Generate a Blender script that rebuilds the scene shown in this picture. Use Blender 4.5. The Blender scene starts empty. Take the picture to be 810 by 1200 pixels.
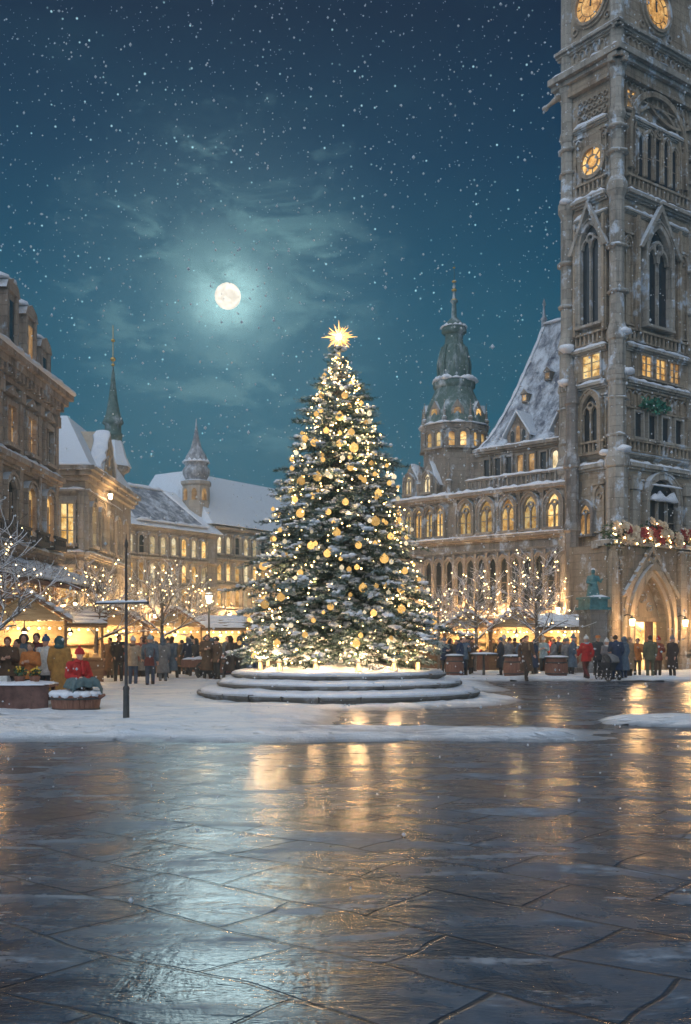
import bpy, math, random
from mathutils import Vector, Matrix, noise as mnoise

R = math.radians
rnd = random.Random(11)
scene = bpy.context.scene
COL = scene.collection

# ------------------------------------------------------------------ camera
F = 1200.0            # focal length in photo pixels (photo 810 x 1200)
CH = 1.70             # eye height
HY = 748.0            # horizon row
cam_d = bpy.data.cameras.new('camera')
cam = bpy.data.objects.new('camera', cam_d)
COL.objects.link(cam)
cam.location = (0, 0, CH)
cam.rotation_euler = (R(90), 0, 0)
cam_d.sensor_fit = 'VERTICAL'
cam_d.sensor_height = 36.0
cam_d.lens = 36.0
cam_d.shift_y = (HY - 600.0) / 1200.0
cam_d.clip_start = 0.1
cam_d.clip_end = 4000
scene.camera = cam

# ------------------------------------------------------------------ view
scene.view_settings.view_transform = 'Standard'
scene.view_settings.look = 'None'
scene.view_settings.gamma = 1
scene.view_settings.exposure = 0.0
scene.view_settings.use_curve_mapping = False
scene.render.engine = 'CYCLES'
cy = scene.cycles
cy.use_denoising = True
cy.max_bounces = 5
cy.diffuse_bounces = 2
cy.glossy_bounces = 2
cy.use_adaptive_sampling = True
cy.adaptive_threshold = 0.03
cy.transparent_max_bounces = 6
cy.volume_bounces = 0
cy.sample_clamp_indirect = 4.0
cy.sample_clamp_direct = 0.0
cy.use_light_tree = True

MOON_DIR = Vector(((267 - 405) / F, 1.0, (HY - 347) / F)).normalized()


# ------------------------------------------------------------------ node helpers
class NT:
    def __init__(self, tree):
        self.t = tree
        self.n = tree.nodes
        self.l = tree.links

    def add(self, typ, **kw):
        nd = self.n.new(typ)
        for k, v in kw.items():
            setattr(nd, k, v)
        return nd

    def link(self, a, b):
        self.l.new(a, b)

    def val(self, sock, v):
        if hasattr(v, 'is_output') or isinstance(v, bpy.types.NodeSocket):
            self.l.new(v, sock)
        else:
            sock.default_value = v

    def math(self, op, a, b=0.0, c=0.0, clamp=False):
        m = self.add('ShaderNodeMath', operation=op, use_clamp=clamp)
        self.val(m.inputs[0], a)
        self.val(m.inputs[1], b)
        self.val(m.inputs[2], c)
        return m.outputs[0]

    def vmath(self, op, a, b=None):
        m = self.add('ShaderNodeVectorMath', operation=op)
        self.val(m.inputs[0], a)
        if b is not None:
            self.val(m.inputs[1], b)
        return m.outputs['Value'] if op in ('DOT_PRODUCT', 'LENGTH') else m.outputs[0]

    def mix(self, fac, a, b, blend='MIX'):
        m = self.add('ShaderNodeMix', data_type='RGBA', blend_type=blend)
        self.val(m.inputs[0], fac)
        self.val(m.inputs[6], a if isinstance(a, bpy.types.NodeSocket) else (*a, 1)[:4])
        self.val(m.inputs[7], b if isinstance(b, bpy.types.NodeSocket) else (*b, 1)[:4])
        return m.outputs[2]

    def smooth(self, v, lo, hi, a=0.0, b=1.0):
        m = self.add('ShaderNodeMapRange', interpolation_type='SMOOTHSTEP')
        self.val(m.inputs[0], v)
        m.inputs[1].default_value = lo
        m.inputs[2].default_value = hi
        m.inputs[3].default_value = a
        m.inputs[4].default_value = b
        return m.outputs[0]

    def noise(self, vec, scale, detail=4.0, rough=0.55, dist=0.0):
        n = self.add('ShaderNodeTexNoise')
        self.link(vec, n.inputs['Vector'])
        n.inputs['Scale'].default_value = scale
        n.inputs['Detail'].default_value = detail
        n.inputs['Roughness'].default_value = rough
        n.inputs['Distortion'].default_value = dist
        return n.outputs[0]

    def mapping(self, vec, scale=(1, 1, 1), rot=(0, 0, 0), loc=(0, 0, 0)):
        m = self.add('ShaderNodeMapping')
        self.link(vec, m.inputs[0])
        m.inputs['Location'].default_value = loc
        m.inputs['Rotation'].default_value = rot
        m.inputs['Scale'].default_value = scale
        return m.outputs[0]

    def ramp(self, fac, stops, interp='LINEAR'):
        r = self.add('ShaderNodeValToRGB')
        r.color_ramp.interpolation = interp
        els = r.color_ramp.elements
        while len(els) < len(stops):
            els.new(0.5)
        for e, (p, c) in zip(els, stops):
            e.position = p
            e.color = (*c, 1)[:4]
        self.link(fac, r.inputs[0])
        return r.outputs[0]


# ------------------------------------------------------------------ world: the night sky
world = bpy.data.worlds.new('World')
scene.world = world
world.use_nodes = True
nt = NT(world.node_tree)
nt.n.clear()
tc = nt.add('ShaderNodeTexCoord')
D = nt.vmath('NORMALIZE', tc.outputs['Generated'])
sep = nt.add('ShaderNodeSeparateXYZ')
nt.link(D, sep.inputs[0])
dx, dy, dz = sep.outputs
# physical sky, moonlit: only a faint part of the whole
nish = nt.add('ShaderNodeTexSky', sky_type='NISHITA', sun_disc=False)
nish.sun_elevation = math.asin(MOON_DIR.z)
nish.sun_rotation = math.atan2(MOON_DIR.x, MOON_DIR.y)
nish_c = nt.mix(1.0, nish.outputs[0], (0.0003, 0.0005, 0.0007), 'MULTIPLY')
base = nt.ramp(dz, [(0.0, (.003, .104, .160)), (0.16, (.000, .094, .156)), (0.30, (.000, .070, .132)),
                    (0.42, (.000, .030, .076)), (0.52, (.003, .012, .038)), (1.0, (.010, .016, .040))])
# large soft cloud texture
n1 = nt.noise(nt.mapping(D, (2.6, 2.6, 5.0)), 1.6, 5, .6, .6)
base = nt.mix(nt.smooth(n1, .44, .74, 0, .22), base, (.035, .115, .150))
cosm = nt.vmath('DOT_PRODUCT', D, tuple(MOON_DIR))
ang = nt.math('MULTIPLY', nt.math('ARCCOSINE', nt.math('MINIMUM', cosm, 1.0)), 180 / math.pi)
angn = nt.math('ADD', ang, nt.math('MULTIPLY', nt.math('SUBTRACT', nt.noise(D, 26, 3, .6, .4), .5), 1.6))
h1 = nt.smooth(angn, .4, 2.7, .48, 0)
h2 = nt.smooth(angn, 1.0, 4.8, .22, 0)
h3 = nt.smooth(angn, 2.0, 11.0, .065, 0)
halo = nt.math('ADD', nt.math('ADD', h1, h2), h3)
hc = nt.mix(1.0, (.62, .98, .92), (1, 1, 1), 'MULTIPLY')
hal = nt.add('ShaderNodeVectorMath', operation='SCALE')
nt.link(hc, hal.inputs[0])
nt.link(halo, hal.inputs['Scale'])
base = nt.mix(1.0, base, hal.outputs[0], 'ADD')
# brighter cloud wisps round the moon, drawn out along a slant
wv = nt.mapping(D, (9, 3, 22), (0, R(-22), 0))
w1 = nt.noise(wv, 1.3, 6, .62, .5)
w2 = nt.noise(nt.mapping(D, (14, 4, 30), (0, R(-20), 0), (3, 1, 2)), 1.2, 5, .65, .3)
wm = nt.math('MULTIPLY', nt.smooth(w1, .51, .67), nt.smooth(ang, 3, 10.5, 1, 0))
wm = nt.math('ADD', wm, nt.math('MULTIPLY', nt.smooth(w2, .55, .70), nt.smooth(ang, 4, 12, .7, 0)))
base = nt.mix(nt.math('MULTIPLY', wm, .75, clamp=True), base, (.15, .30, .33))
# stars
def stars(scale, thr, seed, lo, hi):
    v = nt.add('ShaderNodeTexVoronoi')
    v.feature = 'F1'
    nt.link(nt.mapping(D, loc=(seed, seed * .7, 0)), v.inputs['Vector'])
    v.inputs['Scale'].default_value = scale
    sc_ = nt.add('ShaderNodeSeparateColor')
    nt.link(v.outputs['Color'], sc_.inputs[0])
    s = nt.smooth(v.outputs['Distance'], thr * .35, thr, 1, 0)
    keep = nt.smooth(sc_.outputs[0], lo, hi)
    return nt.math('MULTIPLY', s, keep)
st = nt.math('ADD', nt.math('MULTIPLY', stars(110, .13, 1.3, .25, .9), .75), nt.math('MULTIPLY', stars(60, .075, 5.1, .45, .95), .9))
stc = nt.add('ShaderNodeVectorMath', operation='SCALE')
stc.inputs[0].default_value = (.55, .92, 1.0)
nt.link(nt.math('MULTIPLY', st, nt.smooth(dz, .02, .12)), stc.inputs['Scale'])
base = nt.mix(1.0, base, stc.outputs[0], 'ADD')
base = nt.mix(1.0, base, nish_c, 'ADD')
# the half of the sky behind the photographer: a bright lobe added to light the facades
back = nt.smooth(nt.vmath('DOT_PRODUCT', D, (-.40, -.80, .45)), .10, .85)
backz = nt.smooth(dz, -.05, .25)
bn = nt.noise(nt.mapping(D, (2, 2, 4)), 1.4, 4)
BACK_FILL = 1.22
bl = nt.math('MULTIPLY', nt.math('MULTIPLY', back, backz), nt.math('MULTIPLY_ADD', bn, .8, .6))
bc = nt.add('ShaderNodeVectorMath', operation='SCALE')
bc.inputs[0].default_value = (BACK_FILL * .94, BACK_FILL * .98, BACK_FILL * 1.06)
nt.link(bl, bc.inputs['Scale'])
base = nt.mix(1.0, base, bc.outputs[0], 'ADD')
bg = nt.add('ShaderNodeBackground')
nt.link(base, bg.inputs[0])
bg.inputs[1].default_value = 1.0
wo = nt.add('ShaderNodeOutputWorld')
nt.link(bg.outputs[0], wo.inputs[0])

# ------------------------------------------------------------------ moonlight (the one sun lamp)
sun_d = bpy.data.lights.new('moonlight', 'SUN')
sun_d.energy = 0.13
sun_d.angle = R(7.0)
sun_d.color = (.72, .96, 1.0)
sun = bpy.data.objects.new('moonlight', sun_d)
COL.objects.link(sun)
sun.location = (-60, 500, 170)
sun.rotation_euler = (-MOON_DIR).to_track_quat('-Z', 'Y').to_euler()

# ------------------------------------------------------------------ materials
MATS = {}


def new_mat(name):
    m = bpy.data.materials.new(name)
    m.use_nodes = True
    t = NT(m.node_tree)
    b = t.n['Principled BSDF']
    MATS[name] = m
    return m, t, b


def stone(name, c1, c2, snow=.5, course=.34, dab=.0, bump=.65):
    m, t, b = new_mat(name)
    tcn = t.add('ShaderNodeTexCoord')
    o = tcn.outputs['Object']
    big = t.noise(o, .55, 5, .62, .3)
    fine = t.noise(o, 5.5, 6, .7)
    streak = t.noise(t.mapping(o, (2.4, 2.4, .22)), 1.6, 5, .65)
    f = t.math('ADD', t.math('MULTIPLY', big, .45), t.math('ADD', t.math('MULTIPLY', fine, .28), t.math('MULTIPLY', streak, .32)))
    c = t.mix(t.smooth(f, .36, .70), c1, c2)
    dark = t.smooth(t.noise(t.mapping(o, (1.2, 1.2, .12), loc=(3, 1, 0)), 1.3, 6, .7), .50, .70, 0, .80)
    c = t.mix(dark, c, tuple(x * .34 for x in c1))
    sp = t.add('ShaderNodeSeparateXYZ')
    t.link(o, sp.inputs[0])
    # masonry courses
    fr = t.math('FRACT', t.math('DIVIDE', t.math('ADD', sp.outputs[2], t.math('MULTIPLY', fine, .02)), course))
    joint = t.smooth(fr, .0, .09, 1, 0)
    run = t.math('FRACT', t.math('ADD', t.math('DIVIDE', t.math('ADD', sp.outputs[0], sp.outputs[1]), course * 2.1),
                                 t.math('MULTIPLY', t.math('FLOOR', t.math('DIVIDE', sp.outputs[2], course)), .47)))
    vj = t.smooth(run, .0, .05, 1, 0)
    jj = t.math('MAXIMUM', joint, vj)
    c = t.mix(t.math('MULTIPLY', jj, .42), c, tuple(x * .3 for x in c1))
    # snow lying on whatever faces up, and blown patches
    g = t.add('ShaderNodeNewGeometry')
    sn = t.add('ShaderNodeSeparateXYZ')
    t.link(g.outputs['Normal'], sn.inputs[0])
    up = t.smooth(t.math('ADD', sn.outputs[2], t.math('MULTIPLY', t.math('SUBTRACT', fine, .5), .5)), .30, .62)
    sfac = t.math('MULTIPLY', up, snow)
    if dab > 0:
        dn = t.noise(t.mapping(o, (1, 1, .8), loc=(7, 2, 5)), 1.15, 6, .72)
        sfac = t.math('MAXIMUM', sfac, t.math('MULTIPLY', t.smooth(dn, .535, .65), dab))
    c = t.mix(sfac, c, (.62, .70, .80))
    t.link(c, b.inputs['Base Color'])
    b.inputs['Roughness'].default_value = .85
    bp = t.add('ShaderNodeBump')
    bp.inputs['Strength'].default_value = bump
    bp.inputs['Distance'].default_value = .05
    t.link(t.math('SUBTRACT', t.math('ADD', fine, t.math('MULTIPLY', f, .8)), t.math('MULTIPLY', jj, .6)), bp.inputs['Height'])
    t.link(bp.outputs[0], b.inputs['Normal'])
    return m


def plain(name, c1, c2=None, rough=.7, scale=6.0, bump=.15, metallic=0.0, coord='Object', stretch=(1, 1, 1), emit=None, es=0.0, spec=.5):
    m, t, b = new_mat(name)
    tcn = t.add('ShaderNodeTexCoord')
    o = t.mapping(tcn.outputs[coord], stretch)
    n = t.noise(o, scale, 5, .65)
    c = t.mix(t.smooth(n, .32, .68), c1, c2 or tuple(x * .6 for x in c1))
    t.link(c, b.inputs['Base Color'])
    b.inputs['Roughness'].default_value = rough
    b.inputs['Metallic'].default_value = metallic
    b.inputs['Specular IOR Level'].default_value = spec
    if bump:
        bp = t.add('ShaderNodeBump')
        bp.inputs['Strength'].default_value = bump
        bp.inputs['Distance'].default_value = .03
        t.link(n, bp.inputs['Height'])
        t.link(bp.outputs[0], b.inputs['Normal'])
    if emit:
        b.inputs['Emission Color'].default_value = (*emit, 1)
        b.inputs['Emission Strength'].default_value = es
    return m


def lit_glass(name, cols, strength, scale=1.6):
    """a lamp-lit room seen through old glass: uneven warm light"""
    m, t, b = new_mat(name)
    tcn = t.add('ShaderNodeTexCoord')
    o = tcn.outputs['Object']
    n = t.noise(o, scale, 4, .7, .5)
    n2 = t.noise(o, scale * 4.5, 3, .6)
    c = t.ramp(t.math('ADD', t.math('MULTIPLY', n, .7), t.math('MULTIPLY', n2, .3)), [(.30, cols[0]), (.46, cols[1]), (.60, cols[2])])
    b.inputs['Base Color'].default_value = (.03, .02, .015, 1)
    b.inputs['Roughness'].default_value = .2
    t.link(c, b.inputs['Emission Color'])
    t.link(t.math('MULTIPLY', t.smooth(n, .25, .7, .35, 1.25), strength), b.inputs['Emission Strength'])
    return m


def roof_mat(name, c1, c2, cover):
    m, t, b = new_mat(name)
    tcn = t.add('ShaderNodeTexCoord')
    o = tcn.outputs['Object']
    n = t.noise(o, 1.1, 6, .7, .4)
    s = t.noise(t.mapping(o, (1.5, 1.5, .35)), 1.2, 6, .7, .2)
    c = t.mix(t.smooth(t.noise(o, 7, 4, .6), .35, .65), c1, c2)
    cov = t.smooth(t.math('ADD', t.math('MULTIPLY', n, .4), t.math('MULTIPLY', s, .6)), 1 - cover - .12, 1 - cover + .10)
    c = t.mix(cov, c, (.66, .74, .84))
    t.link(c, b.inputs['Base Color'])
    b.inputs['Roughness'].default_value = .75
    bp = t.add('ShaderNodeBump')
    bp.inputs['Strength'].default_value = .5
    bp.inputs['Distance'].default_value = .08
    t.link(t.math('ADD', n, cov), bp.inputs['Height'])
    t.link(bp.outputs[0], b.inputs['Normal'])
    return m


ST_T = stone('tower_stone', (.265, .205, .150), (.49, .405, .305), .9, .42, .9)
ST_TB = stone('tower_stone_pale', (.30, .27, .23), (.48, .445, .395), .95, .5, .95)
ST_H = stone('hall_stone', (.195, .165, .14), (.36, .315, .27), .9, .36, .75)
ST_HD = stone('hall_stone_dark', (.17, .155, .145), (.28, .255, .235), .85, .36, .45)
ST_L1 = stone('brown_stone', (.31, .235, .185), (.51, .415, .335), .85, .38, .8)
ST_L2 = stone('grey_stone', (.30, .275, .245), (.48, .445, .40), .8, .38, .5)
ST_F = stone('far_plaster', (.32, .295, .265), (.48, .44, .39), .8, .5, .3)
ST_P = stone('step_stone', (.13, .125, .12), (.22, .205, .19), .55, 9.0, .20)
SNOW = plain('snow', (.80, .84, .90), (.68, .74, .84), .6, 3.0, .35, spec=.3)
SNOWF = plain('flake', (.86, .90, .95), (.80, .86, .92), .6, 3.0, 0, spec=.3)
ROOF_D = roof_mat('slate_part_snow', (.05, .06, .10), (.09, .10, .15), .50)
ROOF_S = roof_mat('slate_snow', (.08, .09, .12), (.12, .13, .16), .66)
ROOF_G = roof_mat('slate_dark', (.10, .125, .18), (.16, .185, .25), .47)
COPPER = roof_mat('copper_green', (.055, .105, .098), (.10, .165, .150), .40)
TEAL = plain('verdigris', (.035, .12, .14), (.08, .24, .26), .6, 5, .2)
LEAD = roof_mat('lead_roof', (.14, .15, .18), (.24, .25, .28), .46)
GOLD = plain('gilding', (.75, .50, .16), (.55, .33, .08), .3, 8, .1, metallic=.8)
DARKGLASS = plain('dark_glass', (.020, .024, .030), (.035, .038, .045), .12, 4, .1)
LIT = [lit_glass('lit_glass_amber', [(.75, .30, .05), (1, .55, .14), (1, .78, .36)], 1.05),
       lit_glass('lit_glass_gold', [(.55, .22, .04), (1, .50, .12), (1, .68, .25)], .85),
       lit_glass('lit_glass_dim', [(.30, .14, .05), (.75, .38, .12), (1, .62, .25)], .55),
       lit_glass('lit_glass_cream', [(.80, .50, .20), (1, .74, .38), (1, .88, .60)], .80)]
def vary(m):
    """no two lamps burn alike: brightness differs from one object to the next"""
    t = NT(m.node_tree)
    b = t.n['Principled BSDF']
    s_ = b.inputs['Emission Strength'].links[0].from_socket
    oi = t.add('ShaderNodeObjectInfo')
    t.link(t.math('MULTIPLY', s_, t.math('MULTIPLY_ADD', oi.outputs['Random'], 1.1, .45)), b.inputs['Emission Strength'])


for m_ in LIT:
    vary(m_)
SHOP = lit_glass('lit_shop_window', [(.95, .38, .07), (1, .62, .19), (1, .82, .42)], 2.2, 1.1)
CLOCK = lit_glass('clock_dial', [(.55, .24, .04), (1, .48, .12), (1, .62, .22)], .80, 3.2)
WOOD = plain('stall_wood', (.16, .085, .045), (.26, .15, .08), .75, 5, .3, stretch=(.4, .4, 3))
WOODP = plain('pale_wood', (.60, .46, .29), (.46, .33, .19), .75, 5, .3, stretch=(.4, .4, 3))
WOODR = plain('red_brown_wood', (.165, .070, .048), (.25, .125, .085), .75, 6, .35, stretch=(3, 3, .6))
BARK = plain('bark', (.10, .082, .072), (.20, .17, .15), .85, 9, .4, stretch=(1, 1, .3))
IRON = plain('dark_iron', (.030, .032, .036), (.055, .055, .058), .5, 8, .2)
BULB = plain('bulb_warm', (1, .8, .5), (1, .7, .4), .4, 4, 0, emit=(1, .64, .24), es=16.0)
BULBW = plain('bulb_cream', (1, .9, .7), (1, .8, .6), .4, 4, 0, emit=(1, .76, .42), es=9.0)
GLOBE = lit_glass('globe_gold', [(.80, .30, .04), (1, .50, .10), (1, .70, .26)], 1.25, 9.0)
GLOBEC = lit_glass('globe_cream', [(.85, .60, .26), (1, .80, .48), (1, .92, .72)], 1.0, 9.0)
FLAME = plain('lantern_flame', (1, .7, .4), (1, .6, .3), .4, 4, 0, emit=(1, .62, .25), es=2.6)
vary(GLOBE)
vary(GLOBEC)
STARM = plain('star_gold', (1, .7, .3), (1, .6, .2), .4, 4, 0, emit=(1, .52, .12), es=2.0)
STARC = plain('star_core', (1, .9, .7), (1, .9, .6), .4, 4, 0, emit=(1, .90, .66), es=9.0)
NEEDLE = plain('needles', (.028, .070, .060), (.055, .115, .095), .6, 2.0, 0)
NEEDLE2 = plain('needles_frosted', (.17, .26, .27), (.30, .40, .42), .6, 2.0, 0)
LEAF = plain('garland_green', (.030, .070, .030), (.060, .11, .045), .6, 5, 0)
REDF = plain('garland_red', (.45, .05, .03), (.32, .03, .03), .5, 5, 0)
CREAMF = plain('garland_cream', (.80, .66, .48), (.70, .50, .32), .6, 5, 0)
SKIN = plain('skin', (.58, .35, .25), (.50, .28, .20), .55, 8, 0)
EYE = plain('eye', (.02, .015, .012), (.03, .02, .02), .3, 8, 0)


def cloth(name, c, r=.9):
    return plain('cloth_' + name, c, tuple(x * .62 for x in c), r, 7, .25)


CL = {k: cloth(k, v) for k, v in dict(
    red=(.52, .030, .028), rust=(.33, .085, .045), brown=(.14, .085, .055), darkbrown=(.065, .045, .038), tan=(.36, .235, .135),
    mustard=(.42, .215, .055), olive=(.135, .125, .075), black=(.022, .022, .026), charcoal=(.050, .052, .060), navy=(.030, .050, .105),
    blue=(.065, .135, .260), slate=(.115, .160, .215), ice=(.36, .50, .58), grey=(.22, .22, .23), white=(.72, .72, .70),
    teal=(.045, .115, .125), jeans=(.055, .090, .170), beige=(.46, .36, .26), orange=(.55, .19, .05), maroon=(.14, .032, .030),
    hair=(.060, .035, .022), blond=(.30, .19, .085), hairgrey=(.22, .20, .19)).items()}


# ------------------------------------------------------------------ mesh builder
class MB:
    def __init__(self):
        self.v = []
        self.f = []
        self.s = []
        self.m = []
        self.mi = 0

    def add(self, vs, fs, smooth=False):
        o = len(self.v)
        self.v.extend(tuple(p) for p in vs)
        for f in fs:
            self.f.append(tuple(i + o for i in f))
            self.s.append(smooth)
            self.m.append(self.mi)

    def hexa(self, p):      # 8 points: bottom 4 (ccw from above) then top 4
        self.add(p, [(3, 2, 1, 0), (4, 5, 6, 7), (0, 1, 5, 4), (1, 2, 6, 5), (2, 3, 7, 6), (3, 0, 4, 7)])

    def box(self, fr, a0, a1, z0, z1, d0, d1):
        p = fr.p
        self.hexa([p(a0, z0, d1), p(a1, z0, d1), p(a1, z0, d0), p(a0, z0, d0),
                   p(a0, z1, d1), p(a1, z1, d1), p(a1, z1, d0), p(a0, z1, d0)])

    def frust(self, fr, a0, a1, z0, z1, d0, d1, ia, idn):
        p = fr.p
        self.hexa([p(a0, z0, d1), p(a1, z0, d1), p(a1, z0, d0), p(a0, z0, d0),
                   p(a0 + ia, z1, d1 - idn), p(a1 - ia, z1, d1 - idn), p(a1 - ia, z1, d0 + idn), p(a0 + ia, z1, d0 + idn)])

    def prism(self, fr, poly, d0, d1):
        n = len(poly)
        vs = [fr.p(a, z, d1) for a, z in poly] + [fr.p(a, z, d0) for a, z in poly]
        fs = [tuple(range(n)), tuple(range(2 * n - 1, n - 1, -1))]
        for i in range(n):
            j = (i + 1) % n
            fs.append((i, i + n, j + n, j))
        self.add(vs, fs)

    def ring(self, fr, inner, outer, d0, d1):   # open outlines with the same number of points
        n = len(inner)
        vs = [fr.p(a, z, d1) for a, z in inner] + [fr.p(a, z, d1) for a, z in outer] + \
             [fr.p(a, z, d0) for a, z in inner] + [fr.p(a, z, d0) for a, z in outer]
        fs = []
        for i in range(n - 1):
            fs += [(i, i + 1, n + i + 1, n + i), (2 * n + i, 2 * n + i + 1, i + 1, i), (n + i, n + i + 1, 3 * n + i + 1, 3 * n + i)]
        fs += [(0, n, 3 * n, 2 * n), (n - 1, 3 * n - 1, 4 * n - 1, 2 * n - 1)]
        self.add(vs, fs)

    def lathe(self, c, prof, n=16, smooth=True, rot=0.0, sx=1.0, sy=1.0):
        vs = []
        for r, z in prof:
            for k in range(n):
                t = 2 * math.pi * (k + rot) / n
                vs.append((c[0] + r * sx * math.cos(t), c[1] + r * sy * math.sin(t), c[2] + z))
        fs = []
        for i in range(len(prof) - 1):
            for k in range(n):
                k2 = (k + 1) % n
                fs.append((i * n + k, i * n + k2, (i + 1) * n + k2, (i + 1) * n + k))
        self.add(vs, fs, smooth)
        self.add(vs[:n], [tuple(range(n - 1, -1, -1))])
        self.add(vs[-n:], [tuple(range(n))])

    def tube(self, pts, rad, n=6, smooth=True):
        rings = []
        for i, p in enumerate(pts):
            p = Vector(p)
            a = Vector(pts[max(0, i - 1)])
            b = Vector(pts[min(len(pts) - 1, i + 1)])
            d = (b - a)
            if d.length < 1e-9:
                d = Vector((0, 0, 1))
            d.normalize()
            up = Vector((0, 0, 1)) if abs(d.z) < .95 else Vector((1, 0, 0))
            x = d.cross(up).normalized()
            y = d.cross(x).normalized()
            r = rad[i] if isinstance(rad, (list, tuple)) else rad
            rings.append([p + (x * math.cos(2 * math.pi * k / n) + y * math.sin(2 * math.pi * k / n)) * r for k in range(n)])
        vs = [q for rg in rings for q in rg]
        fs = []
        for i in range(len(pts) - 1):
            for k in range(n):
                k2 = (k + 1) % n
                fs.append((i * n + k, (i + 1) * n + k, (i + 1) * n + k2, i * n + k2))
        self.add(vs, fs, smooth)
        self.add(rings[0], [tuple(range(n))])
        self.add(rings[-1], [tuple(range(n - 1, -1, -1))])

    def ell(self, c, r, n=10, m=6, jit=0.0, smooth=True, rg=None):
        if not isinstance(r, (tuple, list)):
            r = (r, r, r)
        g = rg or rnd
        vs = [(c[0], c[1], c[2] - r[2])]
        for i in range(1, m):
            t = math.pi * i / m
            for k in range(n):
                u = 2 * math.pi * k / n
                q = 1 + (g.uniform(-jit, jit) if jit else 0)
                vs.append((c[0] + r[0] * q * math.sin(t) * math.cos(u), c[1] + r[1] * q * math.sin(t) * math.sin(u), c[2] - r[2] * q * math.cos(t)))
        vs.append((c[0], c[1], c[2] + r[2]))
        fs = []
        for k in range(n):
            fs.append((0, 1 + (k + 1) % n, 1 + k))
        for i in range(m - 2):
            for k in range(n):
                k2 = (k + 1) % n
                fs.append((1 + i * n + k, 1 + i * n + k2, 1 + (i + 1) * n + k2, 1 + (i + 1) * n + k))
        t = len(vs) - 1
        for k in range(n):
            fs.append((t, 1 + (m - 2) * n + k, 1 + (m - 2) * n + (k + 1) % n))
        self.add(vs, fs, smooth)

    def caps(self, p0, p1, r0, r1, n=10):
        self.tube([p0, p1], [r0, r1], n)
        self.ell(p0, r0, n, 6)
        self.ell(p1, r1, n, 6)

    def snow(self, p0, p1, w, h, seg=.25, g=None):
        """a lumpy bank of snow lying along a ledge"""
        g = g or rnd
        p0 = Vector(p0)
        p1 = Vector(p1)
        L = (p1 - p0).length
        n = max(2, int(L / seg))
        d = (p1 - p0).normalized()
        x = Vector((d.y, -d.x, 0))
        if x.length < 1e-6:
            return
        x.normalize()
        rings = []
        for i in range(n + 1):
            c = p0 + d * (L * i / n)
            e = .35 if i in (0, n) else 1
            hh = h * e * g.uniform(.45, 1.2)
            ww = w * .5 * (.8 if e < 1 else g.uniform(.85, 1.2))
            sh = g.uniform(-.08, .08) * w
            rings.append([c + x * (sh + ww * q) + Vector((0, 0, hh * z)) for q, z in ((-1, -.12), (-.9, .45), (-.4, .95), (.3, 1.0), (.85, .5), (1.05, -.15))])
        k = 6
        vs = [q for r_ in rings for q in r_]
        fs = []
        for i in range(n):
            for j in range(k - 1):
                fs.append((i * k + j, i * k + j + 1, (i + 1) * k + j + 1, (i + 1) * k + j))
            fs.append((i * k + k - 1, i * k, (i + 1) * k, (i + 1) * k + k - 1))
        self.add(vs, fs, True)
        self.add(rings[0], [tuple(range(k))])
        self.add(rings[-1], [tuple(range(k - 1, -1, -1))])

    def build(self, name, mats, parent=None, loc=None):
        me = bpy.data.meshes.new(name)
        off = Vector((0, 0, 0))
        if loc is not None:
            off = Vector(loc)
        elif parent is not None:
            off = ORG[parent.name]
        me.from_pydata([(p[0] - off.x, p[1] - off.y, p[2] - off.z) for p in self.v], [], self.f)
        me.polygons.foreach_set('use_smooth', self.s)
        if not isinstance(mats, (list, tuple)):
            mats = [mats]
        for m in mats:
            me.materials.append(m)
        if len(mats) > 1:
            me.polygons.foreach_set('material_index', self.m)
        me.update()
        o = bpy.data.objects.new(name, me)
        COL.objects.link(o)
        ORG[o.name] = off
        if parent is not None:
            o.parent = parent
            if 'snow' in name:
                o['kind'] = 'stuff'
        else:
            o.location = off
        return o


ORG = {}


def tag(o, label=None, cat=None, group=None, kind=None):
    if label:
        o['label'] = label
    if cat:
        o['category'] = cat
    if group:
        o['group'] = group
    if kind:
        o['kind'] = kind
    return o


def thing(name, loc, label, cat, group=None):
    o = bpy.data.objects.new(name, None)
    o.empty_display_size = .3
    COL.objects.link(o)
    o.location = loc
    ORG[o.name] = Vector(loc)
    return tag(o, label, cat, group)


def link_copy(src, parent, name=None):
    c = src.copy()
    COL.objects.link(c)
    if name:
        c.name = name
    c.parent = parent
    return c


class Fr:
    """a facade frame: a along the wall, z up, d out of the wall"""
    def __init__(self, o, u, n):
        self.o = o
        ul = math.hypot(*u)
        nl = math.hypot(*n)
        self.u = (u[0] / ul, u[1] / ul)
        self.n = (n[0] / nl, n[1] / nl)

    def p(self, a, z, d=0.0):
        return (self.o[0] + self.u[0] * a + self.n[0] * d, self.o[1] + self.u[1] * a + self.n[1] * d, z)


def arch(a, z0, w, h, rise=None, n=7):
    """outline of a pointed opening, left foot over the apex to the right foot"""
    w2 = w / 2
    rise = rise if rise is not None else w * .85
    rise = min(rise, h * .9)
    zs = z0 + h - rise
    r = (w2 * w2 + rise * rise) / (2 * w2)
    th = math.asin(min(1, rise / r)) if r >= w2 else math.pi / 2
    th = math.atan2(rise, r - w2)
    pts = [(a - w2, z0)]
    for i in range(n + 1):
        t = th * i / n
        pts.append((a - w2 + r - r * math.cos(t), zs + r * math.sin(t)))
    right = [(2 * a - x, z) for x, z in reversed(pts[:-1])]
    return pts + right


def rarch(a, z0, w, h, n=10):
    w2 = w / 2
    zs = z0 + h - w2
    return [(a - w2, z0)] + [(a - w2 * math.cos(math.pi * i / n), zs + w2 * math.sin(math.pi * i / n)) for i in range(n + 1)] + [(a + w2, z0)]


def rect(a, z0, w, h):
    return [(a - w / 2, z0), (a - w / 2, z0 + h), (a + w / 2, z0 + h), (a + w / 2, z0)]


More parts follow.
